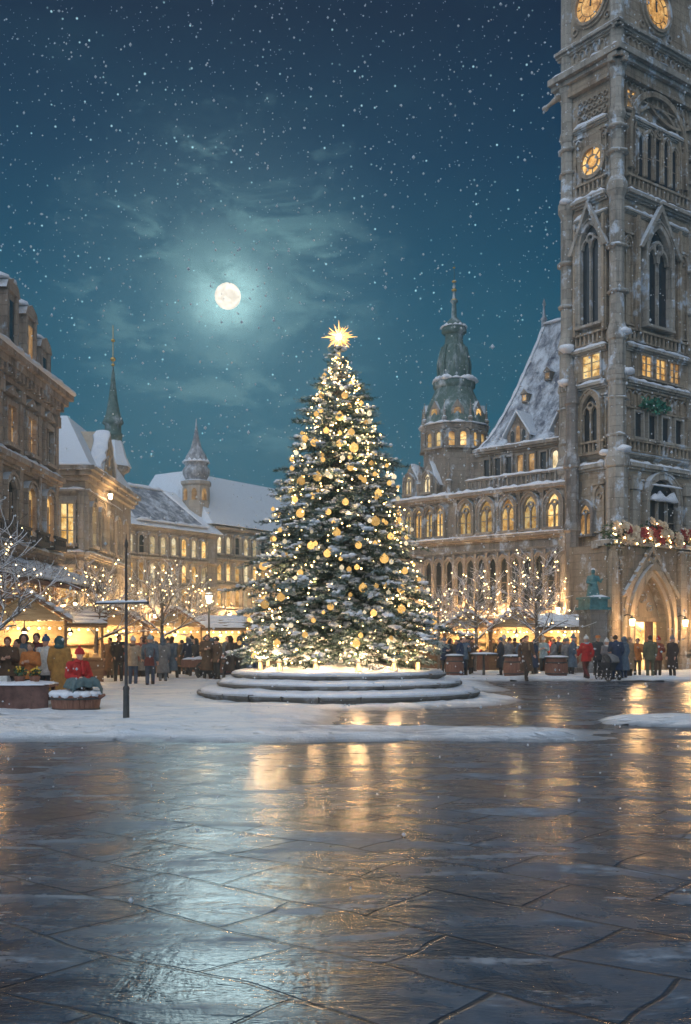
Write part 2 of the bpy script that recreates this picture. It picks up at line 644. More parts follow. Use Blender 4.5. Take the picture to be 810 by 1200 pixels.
def circle(a, z, r, n=20, sx=1.0):
    return [(a + sx * r * math.sin(2 * math.pi * i / n), z + r * math.cos(2 * math.pi * i / n)) for i in range(n + 1)]


def grow(pts, a, z0, t, b=0.0):
    """offset an opening's outline outward"""
    zt = max(z for _, z in pts)
    w2 = max(abs(x - a) for x, _ in pts)
    out = []
    for x, z in pts:
        k = (w2 + t) / w2
        zz = z if z <= z0 + 1e-6 else z0 + (z - z0) * (zt - z0 + t * 1.25) / (zt - z0)
        out.append((a + (x - a) * k, zz))
    return out


def window(parent, fr, a, z0, w, h, glass, st, style='point', t=.10, mull=1, bars=1, d=0.0, out=.14, trac=True, sill=True, glass_d=.03):
    """window part (stone frame, mullions, sill) with its pane as a sub-part"""
    ol = arch(a, z0, w, h) if style == 'point' else rarch(a, z0, w, h) if style == 'round' else rect(a, z0, w, h)
    mb = MB()
    mb.ring(fr, ol, grow(ol, a, z0, t), d - .02, d + out)
    if style != 'rect':
        mb.ring(fr, grow(ol, a, z0, t + .004), grow(ol, a, z0, t + .075), d - .02, d + out + .06)
    zt = z0 + h
    zm = zt - (w * .62 if style == 'point' else w * .5 if style == 'round' else 0)
    for k in range(mull):
        am = a - w / 2 + w * (k + 1) / (mull + 1)
        mb.box(fr, am - .03, am + .03, z0, zm, d, d + out * .7)
    for k in range(bars):
        zb = z0 + (zm - z0) * (k + 1) / (bars + 1)
        mb.box(fr, a - w / 2 + .003, a + w / 2 - .003, zb - .018, zb + .018, d, d + out * .45)
    if trac and style == 'point':
        r = w * .20
        zc = zt - w * .58
        mb.ring(fr, circle(a, zc, r * .66, 14), circle(a, zc, r * 1.12, 14), d, d + out * .75)
        ww = w / (mull + 1)
        for k in range(mull + 1):
            ac = a - w / 2 + ww * (k + .5)
            lo = arch(ac, zm - ww * .75, ww * .72, ww * .72, n=4)
            mb.ring(fr, lo, grow(lo, ac, zm - ww * .75, ww * .13), d, d + out * .65)
    if sill:
        mb.box(fr, a - w / 2 - t - .08, a + w / 2 + t + .08, z0 - .13, z0 - .003, d - .02, d + out + .12)
    o = mb.build('window', st, parent)
    pb = MB()
    pb.prism(fr, list(reversed(ol)), d - .015, d + glass_d)
    pane = pb.build('pane', glass, o)
    return o


class Each:
    """every piece added becomes a part of its own"""
    def __init__(self):
        self.all = []

    def new(self):
        self.all.append(MB())
        return self.all[-1]

    def build(self, name, mat, parent):
        for m in self.all:
            m.build(name, mat, parent)


def ledge(mb, sb, fr, a0, a1, z, dep=.3, h=.28, snow=.10, d=0.0):
    """a moulded string course, with its bank of snow in sb"""
    if isinstance(mb, Each):
        mb = mb.new()
    mb.box(fr, a0, a1, z, z + h * .45, d - .02, d + dep)
    mb.box(fr, a0 + .012, a1 - .012, z - h * .30, z - .002, d - .02, d + dep * .68)
    mb.box(fr, a0 + .02, a1 - .02, z - h * .55, z - h * .30 - .002, d - .02, d + dep * .35)
    if sb is not None:
        sb.snow(fr.p(a0, z + h * .45, d + dep * .5), fr.p(a1, z + h * .45, d + dep * .5), dep * .95, snow)


def balustrade(mb, fr, a0, a1, z, h, d, step=.26, t=.07):
    n = max(2, int((a1 - a0) / step))
    if isinstance(mb, Each):
        mb = mb.new()
    mb.box(fr, a0, a1, z + h - .10, z + h, d - t * 1.2, d + t * 1.2)
    mb.box(fr, a0, a1, z, z + .08, d - t, d + t)
    for k in range(n + 1):
        a = a0 + (a1 - a0) * (k + .5) / (n + 1)
        mb.box(fr, a - .045, a + .045, z + .082, z + h - .102, d - t * .6, d + t * .6)


def pinnacle(mb, c, z, r, h):
    mb.lathe((c[0], c[1], z), [(r, 0), (r, h * .32), (r * 1.35, h * .33), (r * 1.25, h * .40), (r * .72, h * .44), (r * .10, h * .93)], 6, False)
    mb.ell((c[0], c[1], z + h * .95), r * .36, 6, 4)
    mb.ell((c[0], c[1], z + h * .62), (r * .95, r * .95, r * .22), 6, 3)


def px(x, Y):
    return (x - 405.0) / F * Y


def pz(y, Y):
    return CH + (HY - y) / F * Y


def gy(y):
    return CH * F / (y - HY)


def bake(mb, voxel, smooth=2, name='body'):
    """one continuous skin over overlapping limbs"""
    me = bpy.data.meshes.new(name + '_raw')
    me.from_pydata(mb.v, [], mb.f)
    o = bpy.data.objects.new(name + '_raw', me)
    COL.objects.link(o)
    rm = o.modifiers.new('r', 'REMESH')
    rm.mode = 'VOXEL'
    rm.voxel_size = voxel
    rm.use_smooth_shade = True
    if smooth:
        sm = o.modifiers.new('s', 'SMOOTH')
        sm.iterations = smooth
        sm.factor = .5
    dg = bpy.context.evaluated_depsgraph_get()
    out = bpy.data.meshes.new_from_object(o.evaluated_get(dg))
    out.name = name
    bpy.data.objects.remove(o)
    bpy.data.meshes.remove(me)
    for p in out.polygons:
        p.use_smooth = True
    return out

# ------------------------------------------------------------------ setting: wet paving
TREE = (-0.19, 29.0)
def wet_material():
    m, t, b = new_mat('wet_paving')
    tcn = t.add('ShaderNodeTexCoord')
    o = tcn.outputs['Object']
    warp = t.add('ShaderNodeTexNoise')
    t.link(o, warp.inputs['Vector'])
    warp.inputs['Scale'].default_value = .5
    warp.inputs['Detail'].default_value = 3
    wv = t.vmath('SUBTRACT', warp.outputs['Color'], (.5, .5, .5))
    sc = t.add('ShaderNodeVectorMath', operation='SCALE')
    t.link(wv, sc.inputs[0])
    sc.inputs['Scale'].default_value = .55
    ow = t.vmath('ADD', o, sc.outputs[0])
    bk = t.add('ShaderNodeTexBrick')
    t.link(t.mapping(ow, rot=(0, 0, R(38))), bk.inputs['Vector'])
    bk.inputs['Scale'].default_value = 1.0
    bk.inputs['Brick Width'].default_value = 1.25
    bk.inputs['Row Height'].default_value = .72
    bk.inputs['Mortar Size'].default_value = .020
    bk.inputs['Mortar Smooth'].default_value = .6
    bk.inputs['Color1'].default_value = (.2, .2, .2, 1)
    bk.inputs['Color2'].default_value = (.9, .9, .9, 1)
    bk.inputs['Mortar'].default_value = (.5, .5, .5, 1)
    slab = bk.outputs['Color']
    mort = bk.outputs['Fac']
    # trodden slush drawn out in long strokes
    s1 = t.noise(t.mapping(ow, (.55, 1.4, 1), (0, 0, R(-14))), 1.1, 6, .66, .5)
    s2 = t.noise(t.mapping(ow, (1.6, .32, 1), (0, 0, R(-52))), 1.0, 6, .66, .4)
    fine = t.noise(o, 9, 5, .7)
    patch = t.noise(o, .16, 4, .6, .4)
    sl = t.math('ADD', t.math('MULTIPLY', s1, .6), t.math('MULTIPLY', s2, .4))
    c = t.mix(t.smooth(sl, .40, .60), (.008, .014, .025), (.062, .100, .148))
    sg = t.add('ShaderNodeSeparateColor')
    t.link(slab, sg.inputs[0])
    c = t.mix(t.math('MULTIPLY', sg.outputs[0], .45), c, (.078, .115, .162))
    s3 = t.noise(t.mapping(ow, (.45, 2.2, 1), (0, 0, R(-24)), (5, 3, 0)), 1.2, 6, .7, .3)
    slush = t.math('MULTIPLY', t.math('MAXIMUM', t.smooth(s1, .55, .66), t.smooth(s3, .56, .66)), t.smooth(fine, .35, .6))
    c = t.mix(t.math('MULTIPLY', slush, .7), c, (.36, .42, .49))
    c = t.mix(t.math('MULTIPLY', mort, .75), c, (.008, .009, .012))
    t.link(c, b.inputs['Base Color'])
    rg = t.math('ADD', t.smooth(sl, .36, .66, .08, .36), t.math('MULTIPLY', patch, .08))
    rg = t.math('ADD', rg, t.math('MULTIPLY', slush, .35))
    t.link(rg, b.inputs['Roughness'])
    b.inputs['Specular IOR Level'].default_value = .38
    wav = t.noise(t.mapping(ow, (.8, 1.9, 1), (0, 0, R(-8))), 1.5, 4, .55, .8)
    bp = t.add('ShaderNodeBump')
    bp.inputs['Strength'].default_value = .55
    bp.inputs['Distance'].default_value = .05
    h = t.math('ADD', t.math('MULTIPLY', wav, .45), t.math('ADD', t.math('MULTIPLY', sl, .9), t.math('MULTIPLY', fine, .16)))
    h = t.math('SUBTRACT', h, t.math('MULTIPLY', mort, .35))
    t.link(t.math('ADD', h, t.math('MULTIPLY', sg.outputs[0], .22)), bp.inputs['Height'])
    t.link(bp.outputs[0], b.inputs['Normal'])
    return m


mb = MB()
mb.add([(-200, -40, 0), (200, -40, 0), (200, 320, 0), (-200, 320, 0)], [(0, 1, 2, 3)])
tag(mb.build('ground', wet_material()), kind='structure')


# ------------------------------------------------------------------ setting: snow lying on the square
def ss(v, lo, hi):
    t = max(0.0, min(1.0, (v - lo) / (hi - lo)))
    return t * t * (3 - 2 * t)


def fbm(x, y, s, o=4):
    a = 0.0
    k = .5
    for i in range(o):
        a += k * mnoise.noise(Vector((x * s, y * s, 3.1 * i)))
        s *= 2.1
        k *= .55
    return a


def snow_amount(x, y):
    n = fbm(x * .45, y, .55)
    r = math.hypot(x - TREE[0], y - TREE[1])
    n = n + .30 * fbm(x, y, 2.2, 3)
    edge = 17.0 + .9 * n + .5 * fbm(x, y, .3) + max(0, x + 2) * .05
    left = ss(y, edge - .6, edge + 1.5) * (1 - ss(x + .9 * n + max(0, y - 22) * -.02, -1.4, .3))
    ring = 1 - ss(r + .7 * n, 4.4, 5.3)
    band = ss(y, 16.6 + n, 17.5 + n) * (1 - ss(y, 18.7 + 1.2 * n, 20.0 + 1.2 * n)) * (1 - ss(x + 2 * n, 2.8, 5.6))
    right = ss(y + 1.2 * n, 40.2, 41.4) * ss(x, 1.5, 3.5)
    behind = ss(y + n, 31.5, 34) * (1 - ss(x, 4.0, 6.0))
    patch = .9 * max(ss(fbm(x * .35, y, .5), .17, .30) * ss(x, 2, 5) * ss(y, 14, 17) * (1 - ss(y, 33, 36)), 0)
    isl = (1 - ss(math.hypot((x - 6.8) / 1.7, (y - 20.8) / 1.3) + .5 * n, .7, 1.15))
    return max(left, ring, band, right, behind, isl * .75)


def snow_field():
    mb = MB()
    x0, x1, y0, y1 = -24.0, 25.0, 14.0, 60.0
    ys = []
    y = y0
    while y < y1:
        ys.append(y)
        y += .085 * (y / 14) ** 1.15
    xs = [x0 + i * .14 for i in range(int((x1 - x0) / .14) + 1)]
    idx = {}
    vs = []
    hs = {}
    for j, y in enumerate(ys):
        for i, x in enumerate(xs):
            m = snow_amount(x, y)
            hs[i, j] = m
            if m > .02:
                h = -.03 + .15 * m + m * (.15 * fbm(x * .6, y, .35) + .075 * fbm(x, y, 1.5, 4))
                idx[i, j] = len(vs)
                vs.append((x, y, h))
    fs = []
    for j in range(len(ys) - 1):
        for i in range(len(xs) - 1):
            q = [(i, j), (i + 1, j), (i + 1, j + 1), (i, j + 1)]
            if all(k in idx for k in q):
                fs.append(tuple(idx[k] for k in q))
    mb.add(vs, fs, True)
    m, t, b = new_mat('trodden_snow')
    o = t.add('ShaderNodeTexCoord').outputs['Object']
    n = t.noise(t.mapping(o, (.5, 1.3, 1)), 1.0, 6, .7, .4)
    f = t.noise(o, 6, 5, .7)
    c = t.mix(t.smooth(n, .34, .66), (.62, .72, .83), (.90, .91, .92))
    c = t.mix(t.smooth(t.math('ADD', t.math('MULTIPLY', f, .6), t.math('MULTIPLY', n, .4)), .56, .74, 0, .32), c, (.36, .40, .46))
    spz = t.add('ShaderNodeSeparateXYZ')
    t.link(o, spz.inputs[0])
    thin = t.smooth(t.math('ADD', spz.outputs[2], t.math('MULTIPLY', t.math('SUBTRACT', n, .5), .16)), .0, .10, .8, 0)
    c = t.mix(thin, c, (.17, .20, .24))
    v = t.add('ShaderNodeTexVoronoi', feature='SMOOTH_F1')
    t.link(o, v.inputs['Vector'])
    v.inputs['Scale'].default_value = 2.3
    foot = t.smooth(v.outputs['Distance'], .10, .30, 1, 0)
    t.link(c, b.inputs['Base Color'])
    t.link(t.smooth(thin, 0, 1, .55, .25), b.inputs['Roughness'])
    b.inputs['Specular IOR Level'].default_value = .35
    bp = t.add('ShaderNodeBump')
    bp.inputs['Strength'].default_value = .7
    bp.inputs['Distance'].default_value = .20
    t.link(t.math('SUBTRACT', t.math('ADD', n, t.math('MULTIPLY', f, .5)), t.math('MULTIPLY', foot, .6)), bp.inputs['Height'])
    t.link(bp.outputs[0], b.inputs['Normal'])
    tag(mb.build('snow', m), kind='structure')


snow_field()

# ------------------------------------------------------------------ the moon
def build_moon():
    Ym = 1500.0
    c = (px(267, Ym), Ym, pz(347, Ym))
    m, t, b = new_mat('moon_surface')
    o = t.add('ShaderNodeTexCoord').outputs['Object']
    n = t.noise(o, .085, 5, .6, .4)
    col = t.mix(t.smooth(n, .40, .60), (.74, .66, .54), (1, .92, .77))
    b.inputs['Base Color'].default_value = (.1, .1, .1, 1)
    t.link(col, b.inputs['Emission Color'])
    b.inputs['Emission Strength'].default_value = 1.55
    mb = MB()
    r = 15.2 / F * Ym
    mb.ell(c, r, 40, 24)
    tag(mb.build('moon', m, loc=c), 'full pale moon with a soft halo hanging among thin clouds', 'moon')


build_moon()


# ------------------------------------------------------------------ clock tower
def build_tower():
    C = (13.25, 50.0)
    RF = Fr(C, (.8, .6), (.6, -.8))
    LF = Fr(C, (-.6, .8), (-.8, -.6))
    WR, WL = 6.2, 3.1
    root = thing('clock_tower', (C[0], C[1], 0), 'tall gothic stone clock tower with golden dials and snow on its ledges', 'clock tower')
    g = random.Random(5)
    w = MB()
    # shaft, in stages
    def stage(z0, z1, e):
        p = RF.p
        ps = [RF.p(-e, 0, e), RF.p(WR + e, 0, e)]
        def corner(a, d):
            return RF.p(a, 0, d)
        a0, a1, d0, d1 = -e, WR + e, -WL - e, e
        w.hexa([RF.p(a0, z0, d1), RF.p(a1, z0, d1), RF.p(a1, z0, d0), RF.p(a0, z0, d0),
                RF.p(a0, z1, d1), RF.p(a1, z1, d1), RF.p(a1, z1, d0), RF.p(a0, z1, d0)])
    stage(0, 10.1, .12)
    stage(10.1, 29.2, 0)
    stage(29.2, 30.2, .30)
    stage(30.2, 35.6, .12)
    stage(35.6, 36.4, .45)
    w.build('wall', ST_T, root)
    # corner shafts (the pale ones in the photo)
    for name, base in (('buttress', (-.0, .0)), ('buttress', (WR, 0)), ('buttress', (0, -WL))):
        b = MB()
        a, d = base
        c = RF.p(a, 0, d)
        prof = [(.48, 0), (.48, 6.0), (.54, 6.3), (.54, 10.0), (.62, 10.1), (.62, 10.5), (.46, 10.9), (.44, 14.2), (.52, 14.3), (.52, 14.7), (.42, 15.0),
                (.42, 16.2), (.50, 16.3), (.50, 16.7), (.36, 17.2), (.36, 23.2), (.50, 23.5), (.50, 23.9), (.36, 24.2), (.34, 27.0), (.44, 27.3), (.34, 27.7), (.34, 29.0), (.55, 30.0), (.5, 30.3), (.36, 30.6), (.34, 36)]
        b.lathe((c[0], c[1], 0), prof, 8, False, .5)
        # crockets and set-offs up the shaft
        for z in (11.6, 13.4, 18.6, 20.8, 25.4, 26.6):
            b.ell((c[0], c[1], z), (.55, .55, .16), 8, 5, .2, rg=g)
        b.build('buttress', ST_TB, root)
    sb = MB()
    # ledges
    lb = Each()
    for z, dep, h in ((10.15, .42, .40), (10.75, .22, .2), (14.25, .34, .32), (16.05, .30, .30), (23.55, .40, .36), (22.75, .18, .2), (27.35, .22, .24)):
        ledge(lb, sb, RF, .5, WR - .5, z, dep, h, .16)
        ledge(lb, sb, LF, .5, WL - .5, z, dep, h, .20)
    ledge(lb, sb, RF, -.7, WR + .7, 30.0, .75, .7, .12)
    ledge(lb, sb, LF, -.7, WL + .7, 30.0, .75, .7, .15)
    ledge(lb, sb, RF, -.5, WR + .5, 31.5, .40, .35, .10, .1)
    ledge(lb, sb, LF, -.5, WL + .5, 31.5, .40, .35, .12, .1)
    ledge(lb, None, RF, -.5, WR + .5, 35.7, .7, .5)
    ledge(lb, None, LF, -.5, WL + .5, 35.7, .7, .5)
    lb.build('ledge', ST_TB, root)
    # pierced parapets
    bb = Each()
    for z in (10.9, 23.9, 16.35):
        balustrade(bb, RF, .6, WR - .6, z, .62, .20, .34)
        balustrade(bb, LF, .6, WL - .6, z, .62, .20, .30)
    bb.build('parapet', ST_T, root)
    # gargoyles
    for fr, a in ((LF, WL + .3), (RF, WR + .2)):
        gb = MB()
        z = 29.4 if fr is LF else 29.3
        p0 = Vector(fr.p(a, z, .4))
        p1 = Vector(fr.p(a + .55, z - .45, .75))
        gb.caps(p0, p0.lerp(p1, .6), .19, .10, 8)
        gb.caps(p0.lerp(p1, .6), p1, .10, .12, 8)
        gb.ell(p1, (.17, .17, .15), 8, 6)
        gb.caps(p1, p1 + Vector((0, 0, -.14)) + (p1 - p0) * .12, .10, .05, 6)
        gb.build('gargoyle', ST_T, root)

    def panels(fr, a0, a1, z0, z1, n, d=0.0, mat=None, foil=True):
        q = MB()
        w1 = (a1 - a0) / n
        for k in range(n):
            a = a0 + w1 * (k + .5)
            ol_ = arch(a, z0 + .08, w1 * .70, z1 - z0 - .16, n=5)
            q.ring(fr, ol_, grow(ol_, a, z0 + .08, w1 * .13), d - .02, d + .11)
            if foil and z1 - z0 > 1.2:
                q.ring(fr, circle(a, z1 - .16 - w1 * .55, w1 * .15, 10), circle(a, z1 - .16 - w1 * .55, w1 * .25, 10), d - .02, d + .09)
        q.box(fr, a0 - .04, a1 + .04, z1 + .002, z1 + .10, d - .02, d + .15)
        q.box(fr, a0 - .04, a1 + .04, z0 - .08, z0 - .002, d - .02, d + .15)
        q.build('panelling', mat or ST_T, root)
    panels(LF, .6, 2.5, 3.0, 5.6, 3, .12, ST_HD)
    panels(LF, .6, 1.3, 7.0, 9.3, 1, .12)
    panels(RF, .6, 1.9, 7.0, 9.5, 2, .12)
    panels(RF, 4.7, 5.7, 7.0, 9.5, 2, .12)
    panels(LF, .55, .95, 11.2, 13.7, 1)
    panels(LF, 2.1, 2.55, 11.2, 13.7, 1)
    panels(RF, .6, 5.6, 13.15, 14.0, 10, foil=False)
    panels(RF, .55, 1.15, 17.2, 21.6, 1)
    panels(RF, 5.0, 5.6, 17.2, 21.6, 1)
    panels(LF, .55, .95, 24.6, 26.9, 1)
    panels(LF, 2.1, 2.55, 24.6, 26.9, 1)
    panels(RF, .6, 5.6, 28.5, 29.2, 12, foil=False)
    panels(RF, .6, 1.5, 24.5, 26.9, 2)
    panels(RF, 5.15, 5.7, 24.5, 27.0, 1)
    panels(RF, .55, 5.7, 30.75, 31.3, 12, .12, foil=False)
    panels(LF, .55, 2.6, 30.75, 31.3, 5, .12, foil=False)
    panels(RF, -1.2, -.62, .9, 5.5, 1, .78)
    panels(RF, -1.6, -.62, 5.62, 6.0, 4, .78, foil=False)
    panels(RF, 3.75, 6.5, 5.62, 6.0, 9, .78, foil=False)
    q = MB()
    q.ring(RF, [(-.5, 3.7), (1.55, 6.0), (3.6, 3.7)], [(-.72, 3.75), (1.55, 6.22), (3.82, 3.75)], .76, .98)
    for k in range(5):
        for e in (-1, 1):
            q.ell(RF.p(1.55 + e * (.5 + .38 * k), 5.75 - .45 * k, .9), (.11, .11, .13), 6, 5)
    q.build('gable_moulding', ST_T, root)
    panels(RF, 4.25, 4.8, 1.0, 5.4, 1, .78)
    panels(RF, 5.4, 6.1, 1.0, 5.4, 1, .78)
    # --- upper stage: carved gables and tracery bands
    tb = MB()
    ol = arch(3.1, 24.9, 4.3, 4.0, 2.1, 9)
    tb.ring(RF, ol, grow(ol, 3.1, 24.9, .22), -.02, .26)
    ol = arch(3.1, 24.9, 3.7, 3.5, 1.8, 9)
    tb.ring(RF, ol, grow(ol, 3.1, 24.9, .10), -.02, .16)
    for a, zc, r in ((3.1, 27.2, .34), (4.9, 28.35, .42), (1.3, 28.2, .36)):
        tb.ring(RF, circle(a, zc, r * .7), circle(a, zc, r), -.02, .18)
        tb.ring(RF, circle(a, zc, r * .30, 12), circle(a, zc, r * .52, 12), -.02, .20)
    for a0, a1 in ((2.4, 6.0), (.5, 2.2)):
        pts = [(a0 + (a1 - a0) * k / 12, 27.75 + .55 * (2 * k / 12 - 1) ** 2) for k in range(13)]
        tb.ring(RF, pts, [(a, z + .14) for a, z in pts], -.02, .20)
    for k in range(6):
        for j in range(3):
            a = .65 + k * .32
            tb.ring(LF, circle(a, 27.9 + j * .36, .09, 10), circle(a, 27.9 + j * .36, .14, 10), -.02, .10)
    pts = [(.55 + 2.0 * k / 10, 27.35 + .42 * math.sin(math.pi * k / 10) * -1 + .3) for k in range(11)]
    tb.ring(LF, pts, [(a, z + .12) for a, z in pts], -.02, .16)
    tb.build('tracery', ST_T, root)
    # lancet arcade under the carved gable
    for k in range(5):
        a = 1.75 + k * .68
        window(root, RF, a, 24.75, .40, 2.0 + (.55 if k == 2 else .3 if k in (1, 3) else 0), DARKGLASS, ST_T, 'point', .07, 0, 1, trac=False, sill=False)
    window(root, RF, .95, 27.75, .62, .95, LIT[1], ST_T, 'rect', .08, 1, 1)
    # round lit window on the narrow face
    rb = MB()
    rb.ring(LF, circle(1.45, 24.75 + .75, .66), circle(1.45, 25.5, .86), -.02, .2)
    rb.ring(LF, circle(1.45, 25.5, .30, 14), circle(1.45, 25.5, .36, 14), .0, .12)
    for k in range(8):
        t = math.pi * k / 4
        p0 = LF.p(1.45 + .36 * math.cos(t), 25.5 + .36 * math.sin(t), .06)
        p1 = LF.p(1.45 + .66 * math.cos(t), 25.5 + .66 * math.sin(t), .06)
        rb.tube([p0, p1], .035, 5)
    o = rb.build('window', ST_T, root)
    pb = MB()
    pb.prism(LF, list(reversed(circle(1.45, 25.5, .66)[:-1])), -.01, .03)
    pb.build('pane', LIT[1], o)
    # tall belfry lancets
    window(root, RF, 3.0, 17.35, 1.75, 5.0, DARKGLASS, ST_TB, 'point', .20, 1, 0, out=.32, glass_d=.02)
    window(root, LF, 1.5, 17.35, 1.15, 5.0, DARKGLASS, ST_TB, 'point', .16, 1, 0, out=.28, glass_d=.02)
    hbs = Each()
    for fr, a, ww in ((RF, 3.0, 1.5), (LF, 1.5, 1.02)):
        hb = hbs.new()
        pts = [(a - ww, 21.0), (a, 23.15), (a + ww, 21.0)]
        hb.ring(fr, pts, [(a - ww - .2, 21.05), (a, 23.5), (a + ww + .2, 21.05)], .2, .46)
        hb.ell(fr.p(a, 23.55, .33), .16, 6, 4)
    hbs.build('hood_gable', ST_TB, root)
    for fr, a in ((RF, 1.35), (RF, 4.75), (LF, .62), (LF, 2.42)):
        pb = MB()
        pb.box(fr, a - .13, a + .13, 16.9, 22.5, -.02, .22)
        pb.box(fr, a - .07, a + .07, 16.9, 22.6, .222, .34)
        pb.build('pilaster', ST_T, root)
    # lit chamber
    for a in (2.2, 3.35, 4.5):
        window(root, RF, a, 14.75, .78, 1.05, LIT[1] if a < 4 else LIT[2], ST_T, 'rect', .09, 1, 2)
    window(root, LF, 1.5, 14.7, 1.1, 1.15, LIT[0], ST_T, 'rect', .10, 1, 2)
    # stage with wreath and dark arcade
    for k in range(4):
        window(root, RF, 1.5 + k * 1.1, 11.65, .62, 1.25, DARKGLASS, ST_TB, 'rect', .10, 0, 0, out=.2)
    window(root, LF, 1.5, 10.95, .95, 2.9, DARKGLASS, ST_T, 'point', .18, 1, 0, out=.26)
    # lower tall window with a snowed-up head
    window(root, RF, 3.2, 6.55, 2.3, 3.15, DARKGLASS, ST_TB, 'round', .22, 2, 1, .12, .30)
    for k, a in enumerate((1.0, 5.3)):
        pb = MB()
        pb.box(RF, a - .28, a + .28, 6.4, 9.7, .1, .42)
        pb.box(RF, a - .36, a + .36, 9.0, 9.35, .1, .50)
        pb.build('pilaster', ST_TB, root)
    window(root, LF, 1.75, 6.9, .7, 1.5, LIT[2], ST_HD, 'point', .14, 1, 0, .12, .2)
    window(root, LF, 1.6, 3.2, .75, 1.9, DARKGLASS, ST_HD, 'point', .14, 1, 0, .12, .2)
    # snow caught in the round head and on the set-offs
    for fr, a, z, s in ((RF, .05, 16.6, .7), (LF, 2.8, 16.4, .9), (RF, .3, 14.7, .7), (LF, 2.9, 23.9, .6), (RF, 0, 10.9, .8), (LF, .4, 10.8, .6), (LF, 2.95, 14.7, .8)):
        sb.ell(fr.p(a, z, .42), (.48 * s, .42 * s, .26 * s), 9, 6, .18, rg=g)
    sb.snow(RF.p(2.15, 8.62, .42), RF.p(4.2, 8.62, .42), .34, .42, .22, g)
    sb.snow(RF.p(2.0, 9.3, .62), RF.p(4.4, 9.3, .62), .12, .10, .22, g)
    sb.build('snow', SNOW, root)
    # clock faces
    for fr, a, r in ((RF, 2.85, .98), (LF, 1.45, .90)):
        zc = 33.35
        cb = MB()
        cb.ring(fr, circle(a, zc, r, 32), circle(a, zc, r * 1.16, 32), .1, .34)
        cb.ring(fr, circle(a, zc, r * 1.165, 32), circle(a, zc, r * 1.30, 32), .1, .24)
        o = cb.build('clock_face', ST_T, root)
        db = MB()
        db.prism(fr, list(reversed(circle(a, zc, r, 32)[:-1])), .12, .17)
        db.build('dial', CLOCK, o)
        nb = MB()
        nb.ring(fr, circle(a, zc, r * .66, 32), circle(a, zc, r * .69, 32), .172, .19)
        for k in range(12):
            t = 2 * math.pi * k / 12
            nb.tube([fr.p(a + r * .73 * math.sin(t), zc + r * .73 * math.cos(t), .185), fr.p(a + r * .93 * math.sin(t), zc + r * .93 * math.cos(t), .185)], .030, 4, False)
        nb.build('hour_marks', IRON, o)
        for ln, wd, t in ((.82, .035, R(4)), (.52, .055, R(352))):
            h = MB()
            h.tube([fr.p(a - .12 * math.sin(t), zc - .12 * math.cos(t), .215), fr.p(a + r * ln * math.sin(t), zc + r * ln * math.cos(t), .215)], [wd, wd * .4], 5)
            h.build('hand', IRON, o)
        sp = Each()
        for s in (-1, 1):
            for zz in (-1, 1):
                sp.new().ring(fr, circle(a + s * r * 1.12, zc + zz * r * 1.12, .12, 10), circle(a + s * r * 1.12, zc + zz * r * 1.12, .19, 10), .1, .22)
        sp.build('spandrel_carving', ST_T, root)
    # spire above the frame
    rb = MB()
    c = RF.p(WR / 2, 36.4, -WL / 2)
    p = RF.p
    for (z0, z1, s0, s1) in ((36.4, 36.9, 1.0, .9), (36.9, 37.6, .9, .25)):
        q = []
        for z, s in ((z0, s0), (z1, s1)):
            ca, cd, ha, hd = WR / 2, -WL / 2, WR / 2 * s, (WL / 2 + .2) * s
            q += [p(ca - ha, z, cd + hd), p(ca + ha, z, cd + hd), p(ca + ha, z, cd - hd), p(ca - ha, z, cd - hd)]
        rb.hexa(q)
    rb.build('roof', ROOF_D, root)

    # --- porch with the pointed doorway
    pz0, pz1 = 0.0, 6.15
    b = MB()
    ac, dw, dh = 1.55, 2.75, 4.75
    d0, d1 = .13, .78
    A0, A1 = -1.75, 6.7
    ol = arch(ac, 0, dw, dh, 2.6, 9)
    b.box(RF, A0, -.7, 0, pz1, -1.5, d1 - .003)
    b.box(RF, -.7, ac - dw / 2, 0, pz1, d0, d1)
    b.box(RF, ac + dw / 2, A1, 0, pz1, d0, d1)
    for (x0, z0), (x1, z1) in zip(ol[1:-2], ol[2:-1]):
        b.prism(RF, [(x0, z0), (x0, pz1), (x1, pz1), (x1, z1)], d0, d1)
    b.build('porch', stone('porch_wall_stone', (.19, .145, .105), (.35, .28, .21), .9, .36, .5), root)
    tb = MB()
    for k, (dd, t0) in enumerate(((.14, .0), (.26, .26), (.10, .52))):
        o1 = grow(ol, ac, 0, t0 + .004) if t0 else ol
        o2 = grow(ol, ac, 0, t0 + .22)
        tb.ring(RF, o1, o2, d1 - .05, d1 + dd)
    for r, s in ((.24, 1),):
        tb.ring(RF, circle(ac, dh + 1.02, r), circle(ac, dh + 1.02, r + .12), d1 - .02, d1 + .16)
    tb.build('arch_moulding', stone('porch_stone', (.36, .27, .18), (.54, .43, .31), .6, 5, .15), root)
    for a in (-1.45, 3.95, 5.1, 6.4):
        q = MB()
        q.box(RF, a - .24, a + .24, 0, 5.4, d1 - .02, d1 + .26)
        q.box(RF, a - .32, a + .32, 0, .7, d1 - .01, d1 + .36)
        q.frust(RF, a - .24, a + .24, 5.4, 6.1, d1, d1 + .262, .18, .05)
        q.build('pier', ST_T, root)
    # tympanum and doors behind the arch
    t2 = MB()
    zt = 2.75
    ty = [(x, max(z, zt)) for x, z in ol]
    t2.prism(RF, list(reversed(ty)), .132, .30)
    t2.box(RF, ac - dw / 2, ac + dw / 2, zt - .22, zt - .004, .132, .42)
    o = t2.build('tympanum', stone('tympanum_stone', (.34, .24, .15), (.50, .36, .22), .3, 5, 0), root)
    t3 = MB()
